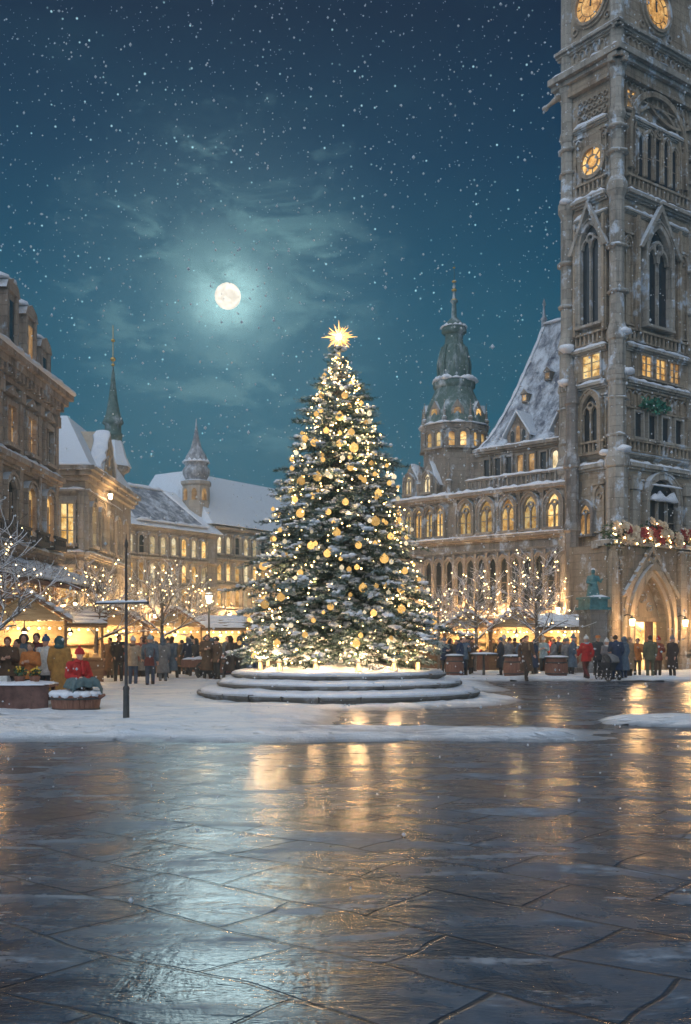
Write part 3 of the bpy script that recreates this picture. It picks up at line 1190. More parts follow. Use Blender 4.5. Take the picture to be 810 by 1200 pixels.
    for (aa, zz, rr) in ((ac, 3.75, .32), (ac - .58, 3.25, .24), (ac + .58, 3.25, .24)):
        t3.ring(RF, circle(aa, zz, rr * .7), circle(aa, zz, rr), .28, .38)
        t3.ell(RF.p(aa, zz, .34), (rr * .42,) * 3, 8, 6)
    t3.build('carving', ST_T, o)
    for s in (-1, 1):
        dmb = MB()
        dmb.box(RF, ac + s * .70 - .30, ac + s * .70 + .30, .05, zt - .225, .135, .22)
        for k in range(3):
            dmb.box(RF, ac + s * .70 - .22, ac + s * .70 + .22, .2 + k * .76, .2 + k * .76 + .60, .222, .25)
        dd = dmb.build('door', WOODR, root)
        hh = MB()
        hh.ell(RF.p(ac + s * .48, 1.15, .28), .05, 8, 6)
        hh.build('handle', GOLD, dd)
        g1 = MB()
        g1.box(RF, ac + s * 1.17 - .16, ac + s * 1.17 + .16, .5, zt - .24, .14, .17)
        g1.build('side_light', SHOP, root)
    g2 = MB()
    g2.box(RF, ac - .38, ac + .38, .1, zt - .24, .14, .17)
    g2.build('glazed_door', SHOP, root)
    # snow-topped balcony slab over the porch
    lb = MB()
    sn = MB()
    ledge(lb, sn, RF, A0 - .15, A1 + .15, pz1 + .03, d1 + .28, .36, .12)
    lb.build('balcony_slab', ST_TB, root)
    sn.build('balcony_snow', SNOW, root)
    # lamps either side of the doorway
    for a in (-.55, 3.65):
        k = MB()
        c = RF.p(a + .0, 0, d1 + .55)
        k.tube([RF.p(a, 2.75, d1), RF.p(a, 2.85, d1 + .3), RF.p(a, 2.75, d1 + .55)], .025, 6)
        k.lathe((c[0], c[1], 2.25), [(.05, .0), (.10, .02), (.10, .04)], 6)
        k.lathe((c[0], c[1], 2.62), [(.16, 0), (.03, .16), (.02, .2)], 6)
        o = k.build('wall_lamp', IRON, root)
        q = MB()
        q.lathe((c[0], c[1], 2.29), [(.10, 0), (.14, .32)], 6, False)
        q.build('lamp_glass', BULBW, o)
        l = bpy.data.lights.new('porch_light', 'POINT')
        l.energy = 190
        l.color = (1, .58, .24)
        l.shadow_soft_size = .2
        lo = bpy.data.objects.new('porch_light', l)
        COL.objects.link(lo)
        lo.parent = root
        pp = RF.p(a, 2.45, d1 + .85)
        lo.location = Vector(pp) - Vector((C[0], C[1], 0))
    # garland along the balcony (rests on it)
    groot = thing('flower_garland', RF.p(2.0, 6.4, .6), 'long Christmas garland of red and cream flowers on the tower balcony', 'garland')
    lm, rm_, cm_ = MB(), [], []
    def prof(a):
        return .50 + .65 * math.exp(-((a - 1.7) / 1.0) ** 2) + .40 * math.exp(-((a + 1.1) / .7) ** 2) + .30 * math.exp(-((a - 4.2) / .8) ** 2)
    for i in range(520):
        a = g.uniform(A0 - .1, A1)
        hmax = prof(a)
        z = 6.3 + g.uniform(0, 1) * hmax
        d = .68 + g.uniform(-.30, .45) * (1.2 - (z - 6.3) / 1.6)
        c = Vector(RF.p(a, z - (.25 if g.random() < .15 else 0), d))
        L = g.uniform(.10, .22)
        for k in range(3):
            dv = Vector((g.gauss(0, 1), g.gauss(0, 1), g.gauss(.2, .8))).normalized()
            sv = dv.cross(Vector((g.gauss(0, 1), g.gauss(0, 1), g.gauss(0, 1)))).normalized() * L * .28
            lm.add([c, c + dv * L * .55 + sv, c + dv * L, c + dv * L * .55 - sv], [(0, 1, 2, 3)])
    lm.build('foliage', LEAF, groot)
    def flower(a, z, d, r, mat):
        f = MB()
        c = Vector(RF.p(a, z, d))
        f.ell(c, r * .42, 8, 6)
        nrm = Vector((RF.n[0], RF.n[1], .35)).normalized()
        ux = nrm.cross(Vector((0, 0, 1))).normalized()
        uy = ux.cross(nrm)
        for ringi, (rr, n_) in enumerate(((1.0, 7), (.66, 6))):
            for k in range(n_):
                t = 2 * math.pi * (k + .5 * ringi) / n_ + g.uniform(-.2, .2)
                dv = ux * math.cos(t) + uy * math.sin(t)
                sd = ux * -math.sin(t) + uy * math.cos(t)
                o_ = nrm * r * (.15 + .25 * ringi)
                f.add([c + o_ * .4, c + dv * r * rr * .6 + sd * r * .32 + o_ + nrm * r * .1, c + dv * r * rr + o_ * .7, c + dv * r * rr * .6 - sd * r * .32 + o_ + nrm * r * .1], [(0, 1, 2, 3)])
        f.build('flower', mat, groot)
    for i in range(62):
        a = g.uniform(A0, A1 - .1)
        z = 6.4 + g.uniform(.0, .92) * prof(a)
        hot = abs(a - 1.1) < .9
        m_ = REDF if (g.random() < (.65 if hot and z < 7.1 else .28)) else CREAMF
        flower(a, z, 1.0 + g.uniform(-.12, .25), g.uniform(.22, .42), m_)
    for i in range(60):
        a = g.uniform(A0, A1)
        q = MB()
        q.ell(RF.p(a, 6.3 + g.uniform(-.15, .95) * prof(a), 1.08 + g.uniform(-.1, .2)), g.uniform(.035, .055), 6, 4)
        q.build('bulb', BULB if i % 3 else BULBW, groot)
    # green shield wreath half way up the shaft
    wb = MB()
    for i in range(320):
        t = g.uniform(-1, 1)
        c = Vector(RF.p(2.6 + 1.05 * t, 13.55 - .55 * (1 - abs(t)) * g.random() - .25 * t * t + g.gauss(0, .07), .25 + g.uniform(-.05, .22)))
        dv = Vector((g.gauss(0, 1), g.gauss(-.5, .8), g.gauss(0, 1))).normalized() * .22
        sv = dv.cross(Vector((g.gauss(0, 1), g.gauss(0, 1), g.gauss(0, 1)))).normalized() * .07
        wb.add([c, c + dv * .5 + sv, c + dv, c + dv * .5 - sv], [(0, 1, 2, 3)])
    tag(wb.build('leaf_swag', plain('wreath_green', (.03, .16, .11), (.05, .26, .18), .6, 5, 0), loc=RF.p(2.6, 13.3, .3)), 'green leafy swag hung high on the tower above the dark openings', 'swag')


build_tower()


# ------------------------------------------------------------------ monument by the tower
def build_monument():
    X, Y = px(695, 47.0), 47.0
    root = thing('monument', (X, Y, 0), 'verdigris statue on a tall grey pedestal in front of the tower', 'monument')
    fr = Fr((X, Y), (.9, .35), (.35, -.9))
    b = MB()
    b.box(fr, -.68, .68, 0, .35, -.68, .68)
    b.frust(fr, -.55, .55, .35, .6, -.55, .55, .1, .1)
    b.box(fr, -.45, .45, .6, 2.75, -.45, .45)
    b.box(fr, -.33, .33, .85, 2.5, .45, .49)
    b.frust(fr, -.45, .45, 2.75, 3.0, -.45, .45, -.10, -.10)
    b.build('pedestal', ST_HD, root)
    c = MB()
    c.box(fr, -.58, .58, 3.0, 3.12, -.58, .58)
    c.box(fr, -.47, .47, 3.12, 3.48, -.47, .47)
    c.box(fr, -.55, .55, 3.48, 3.58, -.55, .55)
    c.build('plinth', TEAL, root)
    s = MB()
    z = 3.58
    for k in (-1, 1):
        s.caps((X + .10 * k, Y, z + .04), (X + .11 * k, Y, z + .5), .10, .12, 8)
    s.lathe((X, Y, z), [(.34, .0), (.27, .35), (.20, .62), (.16, .66)], 10)
    s.ell((X, Y, z + .78), (.22, .16, .27), 10, 8)
    s.ell((X, Y - .02, z + 1.17), (.10, .115, .13), 10, 8)
    s.caps((X, Y, z + .95), (X, Y, z + 1.1), .07, .06, 8)
    s.caps((X - .21, Y, z + .93), (X - .30, Y - .12, z + .68), .075, .06, 8)
    s.caps((X - .30, Y - .12, z + .68), (X - .12, Y - .27, z + .62), .06, .05, 8)
    s.caps((X + .21, Y, z + .93), (X + .32, Y - .05, z + .70), .075, .06, 8)
    s.caps((X + .32, Y - .05, z + .70), (X + .36, Y - .25, z + .82), .06, .05, 8)
    me = bake(s, .03, 3, 'statue')
    me.materials.append(TEAL)
    o = bpy.data.objects.new('statue', me)
    COL.objects.link(o)
    o.parent = root
    o.location = (-X, -Y, 0)
    sn = MB()
    sn.snow(fr.p(-.5, 3.58, .34), fr.p(.5, 3.58, .34), .4, .12)
    sn.ell((X, Y, z + 1.29), (.10, .11, .06), 8, 5, .1)
    sn.build('snow', SNOW, root)


build_monument()


# ------------------------------------------------------------------ the town hall wing
def build_hall():
    P0 = (11.45, 52.0)
    H = Fr(P0, (-.74, .67), (-.67, -.74))
    g = random.Random(9)
    root = thing('town_hall', (P0[0], P0[1], 0), 'gothic town hall wing with glowing arched windows and a steep snowy roof', 'town hall')
    L = 12.6
    w = MB()
    w.box(H, -1.2, L, 0, 9.6, -8, 0)
    w.box(H, -1.2, L - 4.6, 9.6, 12.05, -8, -1.1)
    w.build('wall', ST_H, root)
    lb, sb = Each(), MB()
    ledge(lb, sb, H, -.3, L, 7.05, .34, .34, .14)
    ledge(lb, sb, H, -.3, L, 9.45, .42, .40, .20)
    ledge(lb, None, H, -.3, L, 6.4, .16, .2)
    ledge(lb, sb, H, -.3, L, 2.75, .30, .3, .12)
    ledge(lb, sb, H, -1, 6.6, 12.0, .38, .36, .14, -1.1)
    lb.build('ledge', ST_H, root)
    b = MB()
    balustrade(b, H, -.2, 6.4, 9.66, .66, .18, .30)
    b.build('parapet', ST_H, root)
    sb.snow(H.p(-.2, 10.32, .18), H.p(6.4, 10.32, .18), .30, .14, .25, g)
    sb.snow(H.p(-.2, 9.68, -.55), H.p(6.4, 9.68, -.55), .9, .22, .25, g)
    # great arched windows
    for i, a in enumerate((.89, 2.30, 3.68, 5.05, 6.42)):
        window(root, H, a, 7.42, .80, 1.72, LIT[0] if i != 2 else LIT[1], ST_H, 'point', .14, 1, 1, out=.24)
    cb = MB()
    for a in (.2, 1.6, 3.0, 4.37, 5.74, 7.1):
        cb.box(H, a - .11, a + .11, 7.25, 9.25, -.02, .20)
        cb.frust(H, a - .16, a + .16, 9.25, 9.42, -.02, .26, 0, 0)
    cb.build('pilaster', ST_H, root)
    # blind arcade below
    for k in range(13):
        a = .35 + k * .72
        window(root, H, a, 3.6, .42, 2.4, DARKGLASS, ST_HD, 'point', .09, 0, 1, trac=False, sill=False, out=.16)
    pb = MB()
    for k in range(14):
        a = -.01 + k * .72
        pb.box(H, a - .07, a + .07, 3.2, 6.3, -.02, .26)
    pb.build('shaft', ST_HD, root)
    # upper storey
    for k in range(9):
        a = .05 + k * .72
        glass = LIT[3] if k < 3 else LIT[2] if k in (4, 5) else DARKGLASS
        window(root, H, a, 10.62, .36, .95, glass, ST_H, 'rect' if k > 2 else 'round', .08, 0, 0, -1.1, .14)
    # gabled dormers at the eaves
    for a, ww, hh in ((.75, 1.55, 2.1), (3.75, 1.35, 1.75)):
        q = MB()
        q.prism(H, [(a - ww / 2, 11.9), (a - ww / 2, 12.75), (a, 12.1 + hh), (a + ww / 2, 12.75), (a + ww / 2, 11.9)][::-1], -3.6, -.95)
        o = q.build('dormer', ST_H, root)
        r_ = MB()
        for s in (-1, 1):
            r_.prism(H, [(a, 12.1 + hh + .02), (a, 12.1 + hh + .16), (a + s * (ww / 2 + .2), 12.72), (a + s * (ww / 2 + .2), 12.56)][::s], -3.8, -.72)
        r_.build('dormer_roof', ROOF_S, o)
        for dx in (-.42, 0, .42):
            z0 = 12.32
            mbp = MB()
            ol = arch(a + dx * ww / 1.6, z0, .22, .62 if dx else .85, n=4)
            mbp.prism(H, list(reversed(ol)), -.96, -.93)
            mbp.build('pane', DARKGLASS if dx else LIT[2], o)
    # roof: steep, hipped at its left end, ridge hidden behind the tower
    def rp(a, z, d):
        return H.p(a, z, d)
    r_ = MB()
    n = 9
    rows = []
    for i in range(n + 1):
        t = i / n
        z = 12.2 + 7.5 * (t ** 1.12)
        d = -1.0 - 4.0 * t ** .92
        ae = 6.45 - 1.85 * t ** .72
        rows.append([rp(-.95, z, d), rp(ae, z, d), rp(ae, z, -9.0 + 4.0 * t ** .92), rp(-.95, z, -9.0 + 4.0 * t ** .92)])
    vs = [q for rw in rows for q in rw]
    fs = []
    for i in range(n):
        for k in range(4):
            k2 = (k + 1) % 4
            fs.append((i * 4 + k, i * 4 + k2, (i + 1) * 4 + k2, (i + 1) * 4 + k))
    r_.add(vs, fs)
    ro = r_.build('roof', ROOF_D, root)
    rs = MB()
    hip = [rw[1] for rw in rows]
    for i in range(n):
        rs.snow(hip[i], hip[i + 1], .34, .12, .4, g)
    rs.snow(rows[-1][1], rows[-1][0], .45, .22, .3, g)
    rs.build('ridge_snow', SNOW, ro)
    f = MB()
    c = rows[-1][1]
    f.lathe((c[0], c[1], c[2]), [(.16, -.1), (.16, .25), (.22, .3), (.10, .45), (.05, 1.05), (.12, 1.15), (.02, 1.5)], 8)
    f.build('finial', LEAD, ro)
    for a, t in ((3.2, .55), (1.6, .62), (4.3, .40)):
        z = 12.2 + 7.5 * (t ** 1.12)
        d = -1.0 - 4.0 * t ** .92
        q = MB()
        q.box(H, a - .18, a + .18, z - .12, z + .35, d - .8, d + .28)
        q.prism(H, [(a - .25, z + .35), (a + .25, z + .35), (a, z + .62)], d - .9, d + .34)
        o = q.build('roof_dormer', ST_H, ro)
        p2 = MB()
        p2.box(H, a - .11, a + .11, z - .02, z + .28, d + .282, d + .29)
        p2.build('pane', LIT[2], o)
    # left return: low gabled bay with lit windows
    for a, ww in ((9.0, 1.15), (10.35, 1.15)):
        q = MB()
        q.prism(H, [(a - ww / 2, 9.4), (a - ww / 2, 10.4), (a, 11.7), (a + ww / 2, 10.4), (a + ww / 2, 9.4)][::-1], -3.2, .12)
        o = q.build('gable', ST_H, root)
        s2 = MB()
        for s in (-1, 1):
            s2.snow(H.p(a, 11.72, -.4), H.p(a + s * (ww / 2 + .12), 10.35, -.4), .9, .14, .3, g)
        s2.build('gable_snow', SNOW, o)
        window(root, H, a, 9.95, .44, 1.05, LIT[3], ST_H, 'point', .09, 1, 0, .12, .16)
    for a in (8.2, 8.95, 9.7, 10.45, 11.2):
        window(root, H, a, 7.42, .46, 1.6, LIT[int(a) % 2], ST_H, 'point', .09, 1, 1, out=.18)
    r2 = MB()
    r2.prism(Fr(H.p(9.6, 0, -3.2)[:2], H.u, H.n), [(-2.4, 10.2), (3.2, 10.2), (2.4, 13.4), (-1.6, 13.4)][::-1], -4, -.5)
    r2.build('wing_roof', ROOF_S, root)
    pn = Each()
    for a in (7.6, 9.65, 11.6):
        c = H.p(a, 0, .1)
        pinnacle(pn.new(), c, 9.6, .17, 2.2)
    pn.build('pinnacle', ST_H, root)
    sb.build('snow', SNOW, root)

    # --- lit shop fronts at street level
    for k in range(6):
        a = 1.0 + k * 1.85
        q = MB()
        q.ring(H, rect(a, .35, 1.46, 1.85), grow(rect(a, .35, 1.46, 1.85), a, .35, .11), -.02, .14)
        for m_ in (-.24, .24):
            q.box(H, a + m_ * 1.5 - .02, a + m_ * 1.5 + .02, .35, 2.19, 0, .08)
        q.box(H, a - .73, a + .73, 1.62, 1.66, 0, .075)
        o = q.build('shop_window', WOODR, root)
        p_ = MB()
        p_.box(H, a - .728, a + .728, .352, 2.198, -.01, .03)
        p_.build('pane', SHOP, o)
        q = MB()
        q.prism(Fr(H.p(a, 0, .1)[:2], H.n, (-H.u[0], -H.u[1])), [(0, 2.62), (0, 2.70), (.75, 2.42), (.75, 2.34)], -.82, .82)
        q.build('awning', cloth('awning%d' % k, ((.20, .07, .05), (.17, .15, .12), (.22, .10, .05))[k % 3]), root)

    # --- the domed turret
    tc = H.p(8.8, 0, -2.05)
    tm = MB()
    tm.lathe((tc[0], tc[1], 0), [(1.86, 8.0), (1.86, 13.5), (2.0, 13.6), (2.0, 13.85), (1.86, 13.9)], 8, False, .5)
    to = tm.build('turret', ST_H, root)
    dm = MB()
    dm.lathe((tc[0], tc[1], 0), [(1.92, 13.9), (1.80, 14.5), (1.50, 15.2), (1.16, 15.9), (1.10, 16.1)], 16)
    dm.lathe((tc[0], tc[1], 0), [(1.05, 16.05), (1.22, 16.2), (1.24, 16.5), (1.0, 16.6)], 16)
    dm.lathe((tc[0], tc[1], 0), [(.80, 16.55), (.88, 16.9), (.90, 17.5), (.84, 18.1), (.66, 18.6), (.52, 18.85), (.52, 19.3)], 12)
    dm.lathe((tc[0], tc[1], 0), [(.56, 19.28), (.74, 19.42), (.70, 19.7), (.42, 20.05), (.16, 20.3), (.12, 21.1), (.24, 21.25), (.10, 21.4), (.05, 22.0), (.12, 22.1), (.03, 22.3), (.02, 23.4)], 12)
    for k in range(8):
        t = 2 * math.pi * k / 8
        dm.tube([(tc[0] + .93 * math.cos(t), tc[1] + .93 * math.sin(t), 16.6), (tc[0] + .95 * math.cos(t), tc[1] + .95 * math.sin(t), 17.6), (tc[0] + .70 * math.cos(t), tc[1] + .70 * math.sin(t), 18.6)], .07, 5)
    dm.build('dome', COPPER, to)
    gd = MB()
    for z, r in ((22.4, .14), (21.9, .17), (21.3, .2), (23.2, .09)):
        gd.ell((tc[0], tc[1], z), (r, r, r * .55), 8, 6)
    gd.build('finial', GOLD, to)
    ts = MB()
    for z, r, h in ((16.55, 1.10, .24), (19.72, .60, .16), (13.88, 1.9, .16)):
        pts = [(tc[0] + r * math.cos(2 * math.pi * k / 14), tc[1] + r * math.sin(2 * math.pi * k / 14), z) for k in range(15)]
        for p0, p1 in zip(pts, pts[1:]):
            ts.snow(p0, p1, .42, h, .3, g)
    for k in range(10):
        t = g.uniform(math.pi, 2 * math.pi)
        ts.ell((tc[0] + 1.12 * math.cos(t), tc[1] + 1.12 * math.sin(t), 16.6), (.28, .28, .16), 8, 6, .2, rg=g)
    ts.build('snow', SNOW, to)
    ra = 1.86 * math.cos(math.pi / 8)
    for k in range(8):
        t = 2 * math.pi * (k + 1) / 8
        nx, ny = math.cos(t), math.sin(t)
        fr = Fr((tc[0] + nx * ra, tc[1] + ny * ra), (-ny, nx), (nx, ny))
        if ny > .45:
            continue
        for da in (-.33, .33):
            window(root, fr, da, 12.55, .34, .82, LIT[1] if da < 0 else LIT[0], ST_H, 'round', .08, 0, 1, out=.12)
        # dormer gables at the dome's foot
        q = MB()
        q.prism(fr, [(-.36, 13.9), (-.36, 14.65), (0, 15.2), (.36, 14.65), (.36, 13.9)][::-1], -.7, .05)
        q.build('turret_dormer', ST_H, to)
        q = MB()
        q.prism(fr, list(reversed(rarch(0, 14.0, .40, .74))), .045, .075)
        q.build('turret_pane', LIT[1], to)
    for k in range(8):
        t = 2 * math.pi * (k + .5) / 8
        if math.sin(t) > .6:
            continue
        q = MB()
        pinnacle(q, (tc[0] + 1.92 * math.cos(t), tc[1] + 1.92 * math.sin(t)), 13.5, .12, 1.7)
        q.build('turret_pinnacle', ST_H, to)
    # dark clustered buttress where hall meets tower
    q = MB()
    c = H.p(-.25, 0, .35)
    q.lathe((c[0], c[1], 0), [(.42, 0), (.42, 3), (.36, 3.1), (.36, 7.0), (.44, 7.1), (.40, 7.4), (.34, 7.6), (.34, 10.2), (.44, 10.3), (.40, 10.7), (.30, 11), (.30, 13.4), (.38, 13.5), (.2, 14.6), (.02, 15.5)], 8, False, .5)
    q.build('buttress', ST_HD, root)


build_hall()


# ------------------------------------------------------------------ houses on the other side of the square
def shop_front(root, fr, spots, z0=.3, h=1.9, w=1.3, d=0.0, wood=None):
    for a in spots:
        q = MB()
        ol = rect(a, z0, w, h)
        q.ring(fr, ol, grow(ol, a, z0, .10), d - .02, d + .14)
        q.box(fr, a - .02, a + .02, z0, z0 + h, d, d + .08)
        q.box(fr, a - w / 2, a + w / 2, z0 + h * .70, z0 + h * .70 + .04, d, d + .075)
        o = q.build('shop_window', wood or WOODR, root)
        p = MB()
        p.box(fr, a - w / 2 + .002, a + w / 2 - .002, z0 + .002, z0 + h - .002, d - .01, d + .03)
        p.build('pane', SHOP, o)


def build_townhouse():
    g = random.Random(21)
    W = Fr((-11.35, 40.0), (-.03, -1), (1, -.03))
    root = thing('townhouse', (-11.3, 40, 0), 'tall brown stone townhouse with a heavy cornice and snowy attic dormers', 'building')
    w = MB()
    L = 18.0
    w.box(W, 0, L, 0, 11.0, -9, 0)
    w.build('wall', ST_L1, root)
    lb, sb = Each(), MB()
    ledge(lb, sb, W, -.2, L, 7.75, .38, .40, .16)
    ledge(lb, sb, W, -.2, L, 4.75, .34, .36, .14)
    lb.build('ledge', ST_L1, root)
    cb = MB()
    for z, d, h in ((10.35, .16, .22), (10.58, .28, .22), (10.81, .42, .24), (11.06, .58, .22)):
        cb.box(W, -d, L, z, z + h, -9, d)
    for k in range(44):
        a = .1 + k * .40
        cb.box(W, a, a + .18, 10.50, 10.80, .16, .38)
    cb.box(W, -.02, L, 9.7, 9.85, -9, .10)
    cb.build('cornice', ST_L1, root)
    sb.snow(W.p(-.6, 11.28, .35), W.p(L, 11.28, .35), .75, .20, .3, g)
    # pilasters and window bays
    pb = MB()
    for k in range(9):
        a = .18 + k * 2.0
        pb.box(W, a - .16, a + .16, .1, 10.34, -.02, .16)
        pb.box(W, a - .22, a + .22, 9.9, 10.3, -.02, .24)
        pb.box(W, a - .21, a + .21, 4.9, 5.2, -.02, .22)
    pb.build('pilaster', ST_L1, root)
    for k in range(8):
        a = 1.18 + k * 2.0
        for z, h, st in ((2.95, 1.35, 'rect'), (5.35, 1.75, 'round'), (8.3, 1.30, 'rect')):
            r = g.random()
            gl = (LIT[1] if r < .75 else DARKGLASS) if z < 8 else (LIT[2] if r < .25 else DARKGLASS)
            window(root, W, a, z, .86, h, gl, ST_L1, st, .13, 1, 1, out=.20)
        q = MB()
        q.prism(W, [(a - .68, 10.0 - .02), (a + .68, 9.98), (a, 10.3)], 0, .22)
        q.build('pediment', ST_L1, root)
        q = MB()
        q.box(W, a - .7, a + .7, 5.0, 5.10, 0, .62)
        balustrade(q, W, a - .7, a + .7, 5.102, .42, .58, .2, .04)
        o = q.build('balcony', IRON, root)
        sb.snow(W.p(a - .7, 5.1, .4), W.p(a + .7, 5.1, .4), .4, .10, .25, g)
    # mansard roof and dormers
    r_ = MB()
    p = W.p
    q0 = [p(-.3, 11.25, .2), p(L, 11.25, .2), p(L, 11.25, -9), p(-.3, 11.25, -9)]
    q1 = [p(.9, 13.6, -1.6), p(L, 13.6, -1.6), p(L, 13.6, -8), p(.9, 13.6, -8)]
    q2 = [p(2.6, 15.2, -4.2), p(L, 15.2, -4.2), p(L, 15.2, -5.2), p(2.6, 15.2, -5.2)]
    r_.hexa(q0 + q1)
    r_.hexa([(x, y, z + .003) for x, y, z in q1] + q2)
    r_.build('roof', ROOF_S, root)
    for k, (a, z1) in enumerate(((1.5, 13.0), (3.1, 13.7), (5.0, 14.0), (7.2, 13.6), (9.4, 13.6), (11.6, 13.6))):
        q = MB()
        q.box(W, a - .55, a + .55, 11.3, z1 - .5, -2.4, .05)
        q.prism(W, [(a - .68, z1 - .5), (a + .68, z1 - .5), (a + .5, z1 - .2), (a, z1), (a - .5, z1 - .2)], -2.4, .16)
        o = q.build('dormer', ST_L1, root)
        for s in (-1, 1):
            c = MB()
            c.box(W, a + s * .46 - .08, a + s * .46 + .08, 11.35, z1 - .52, .05, .15)
            c.build('dormer_pilaster', ST_L1, o)
        c = MB()
        c.box(W, a - .28, a + .28, 11.6, z1 - .75, .052, .07)
        c.build('pane', LIT[2] if k in (1, 3) else DARKGLASS, o)
        sb.snow(p(a - .7, z1 - .12, -.4), p(a + .7, z1 - .12, -.4), 1.0, .22, .25, g)
    ch = MB()
    ch.box(W, 2.2, 2.9, 13.5, 15.9, -3.6, -2.9)
    ch.box(W, 2.12, 2.98, 15.9, 16.05, -3.68, -2.82)
    ch.build('chimney', ST_L1, root)
    sb.build('snow', SNOW, root)
    # snow-laden canopy above the shops
    q = MB()
    q.prism(Fr(W.p(0, 0, 0)[:2], W.n, (-W.u[0], -W.u[1])), [(0, 4.4), (1.9, 3.55), (1.9, 3.40), (0, 4.0)], -11.0, .5)
    o = q.build('canopy', WOODR, root)
    q = MB()
    for k in range(6):
        d = .2 + k * .32
        z = 4.44 - d * .447
        q.snow(W.p(-.5, z, d), W.p(11.0, z, d), .42, .15, .35, g)
    q.build('canopy_snow', SNOW, o)
    shop_front(root, W, [.9 + k * 1.6 for k in range(9)], .3, 2.0, 1.2)


build_townhouse()


def build_gabled_house():
    g = random.Random(23)
    o0 = (-11.45, 45.0)
    A = Fr(o0, (-1, 0), (0, -1))
    S = Fr(o0, (-.02, 1), (1, .02))
    root = thing('gabled_house', (*o0, 0), 'grey stone house with golden-lit gable, snowy roof and a green corner spire', 'building')
    w = MB()
    w.box(A, 0, 6, 0, 9.0, -9.6, 0)
    w.build('wall', ST_L2, root)
    lb, sb = Each(), MB()
    for z, d, h in ((5.35, .26, .30), (8.15, .16, .18), (2.75, .24, .26)):
        ledge(lb, sb, A, -.02, 5, z, d, h, .12)
        ledge(lb, sb, S, -.02, 9.6, z, d, h, .12)
    for z, d in ((8.62, .20), (8.83, .36), (9.04, .52)):
        lb.new().box(A, -d, 6, z, z + .2, -9.8, d)
    lb.build('ledge', ST_L2, root)
    sb.snow(A.p(-.4, 9.24, .3), A.p(6, 9.24, .3), .5, .16, .3, g)
    sb.snow(S.p(0, 9.24, .3), S.p(9.4, 9.24, .3), .5, .16, .3, g)
    for z, h in ((3.1, 1.7), (5.85, 1.75)):
        for a in (.75, 2.4):
            window(root, A, a, z, .55, h, LIT[0], ST_L2, 'rect', .12, 1, 2, out=.18)
        for k in range(5):
            a = 1.0 + k * 1.8
            gl = DARKGLASS if (k == 4 or (k == 0 and z < 4)) else LIT[k % 2]
            window(root, S, a, z, .85, h, gl, ST_L2, 'round' if z > 5 else 'rect', .13, 1, 1, out=.18)
    pb = MB()
    for fr, n, st in ((A, 3, 1.65), (S, 6, 1.8)):
        for k in range(n):
            a = .14 + k * st
            pb.box(fr, a - .11, a + .11, 5.6, 8.1, -.02, .14)
            pb.box(fr, a - .11, a + .11, .2, 5.1, -.02, .14)
    pb.build('pilaster', ST_L2, root)
    # steep hipped roof
    p = A.p
    r_ = MB()
    r_.hexa([p(-.3, 9.24, .2), p(6, 9.24, .2), p(6, 9.24, -9.8), p(-.3, 9.24, -9.8),
             p(1.3, 11.9, -1.9), p(5, 11.9, -1.9), p(5, 11.9, -8), p(1.3, 11.9, -8)])
    r_.build('roof', ROOF_S, root)
    # gable over the side front, its golden light put into the stone colour
    gb = MB()
    gb.prism(S, [(1.6, 9.0), (3.3, 11.45), (5.0, 9.0)][::-1], -2.2, .30)
    o = gb.build('gable', stone('gable_stone_lit', (.44, .31, .16), (.60, .46, .26), .3, 5, 0), root)
    gs = MB()
    for a in (1.45, 5.15):
        gs.snow(S.p(3.3, 11.48, .05), S.p(a, 9.05, .05), .75, .15, .3, g)
    gs.build('gable_snow', SNOW, o)
    gm = MB()
    gm.ring(S, [(1.95, 9.12), (3.3, 11.08), (4.65, 9.12)], [(1.62, 9.05), (3.3, 11.45), (4.98, 9.05)], .28, .42)
    gm.ring(S, circle(3.3, 9.95, .24), circle(3.3, 9.95, .36), .28, .40)
    gm.build('gable_moulding', ST_L2, o)
    gp = MB()
    gp.prism(S, list(reversed(circle(3.3, 9.95, .24)[:-1])), .28, .33)
    gp.build('pane', LIT[1], o)
    # corner turret with its spire
    tc = S.p(9.35, 0, -.70)
    t = MB()
    t.lathe((tc[0], tc[1], 0), [(.62, 0), (.62, 8.3), (.72, 8.4), (.72, 8.6), (.60, 8.7), (.60, 10.4), (.90, 10.6), (.90, 10.8)], 8, False, .5)
    to = t.build('turret', ST_L2, root)
    for k in range(8):
        u = 2 * math.pi * (k + 1) / 8
        if math.sin(u) > .4:
            continue
        fr = Fr((tc[0] + .56 * math.cos(u), tc[1] + .56 * math.sin(u)), (-math.sin(u), math.cos(u)), (math.cos(u), math.sin(u)))
        for z in (9.1, 6.2):
            q = MB()
            q.box(fr, -.13, .13, z, z + .9, -.02, .02)
            q.build('pane', LIT[2] if z < 9 else DARKGLASS, to)
    q = MB()
    q.lathe((tc[0], tc[1], 0), [(1.0, 10.78), (.72, 11.35), (.52, 12.1), (.50, 12.15)], 8, False, .5)
    q.build('turret_roof', ROOF_S, to)
    q = MB()
    q.lathe((tc[0], tc[1], 0), [(.48, 12.1), (.48, 12.35), (.56, 12.4), (.50, 12.55), (.44, 12.6), (.44, 13.0), (.58, 13.1), (.54, 13.25), (.40, 13.5), (.24, 14.4), (.12, 15.4), (.03, 16.2)], 8)
    q.build('spire', COPPER, to)
    q = MB()
    for z, r in ((16.2, .10), (16.5, .15), (17.5, .11)):
        q.ell((tc[0], tc[1], z), (r, r, r * .8), 8, 6)
    q.tube([(tc[0], tc[1], 16.1), (tc[0], tc[1], 18.3)], .022, 5)
    q.build('finial', GOLD, to)
    sb.build('snow', SNOW, root)
    shop_front(root, A, [.9, 2.4], .3, 2.0, 1.1)
    shop_front(root, S, [1.0 + k * 1.7 for k in range(5)], .3, 2.0, 1.25)


build_gabled_house()


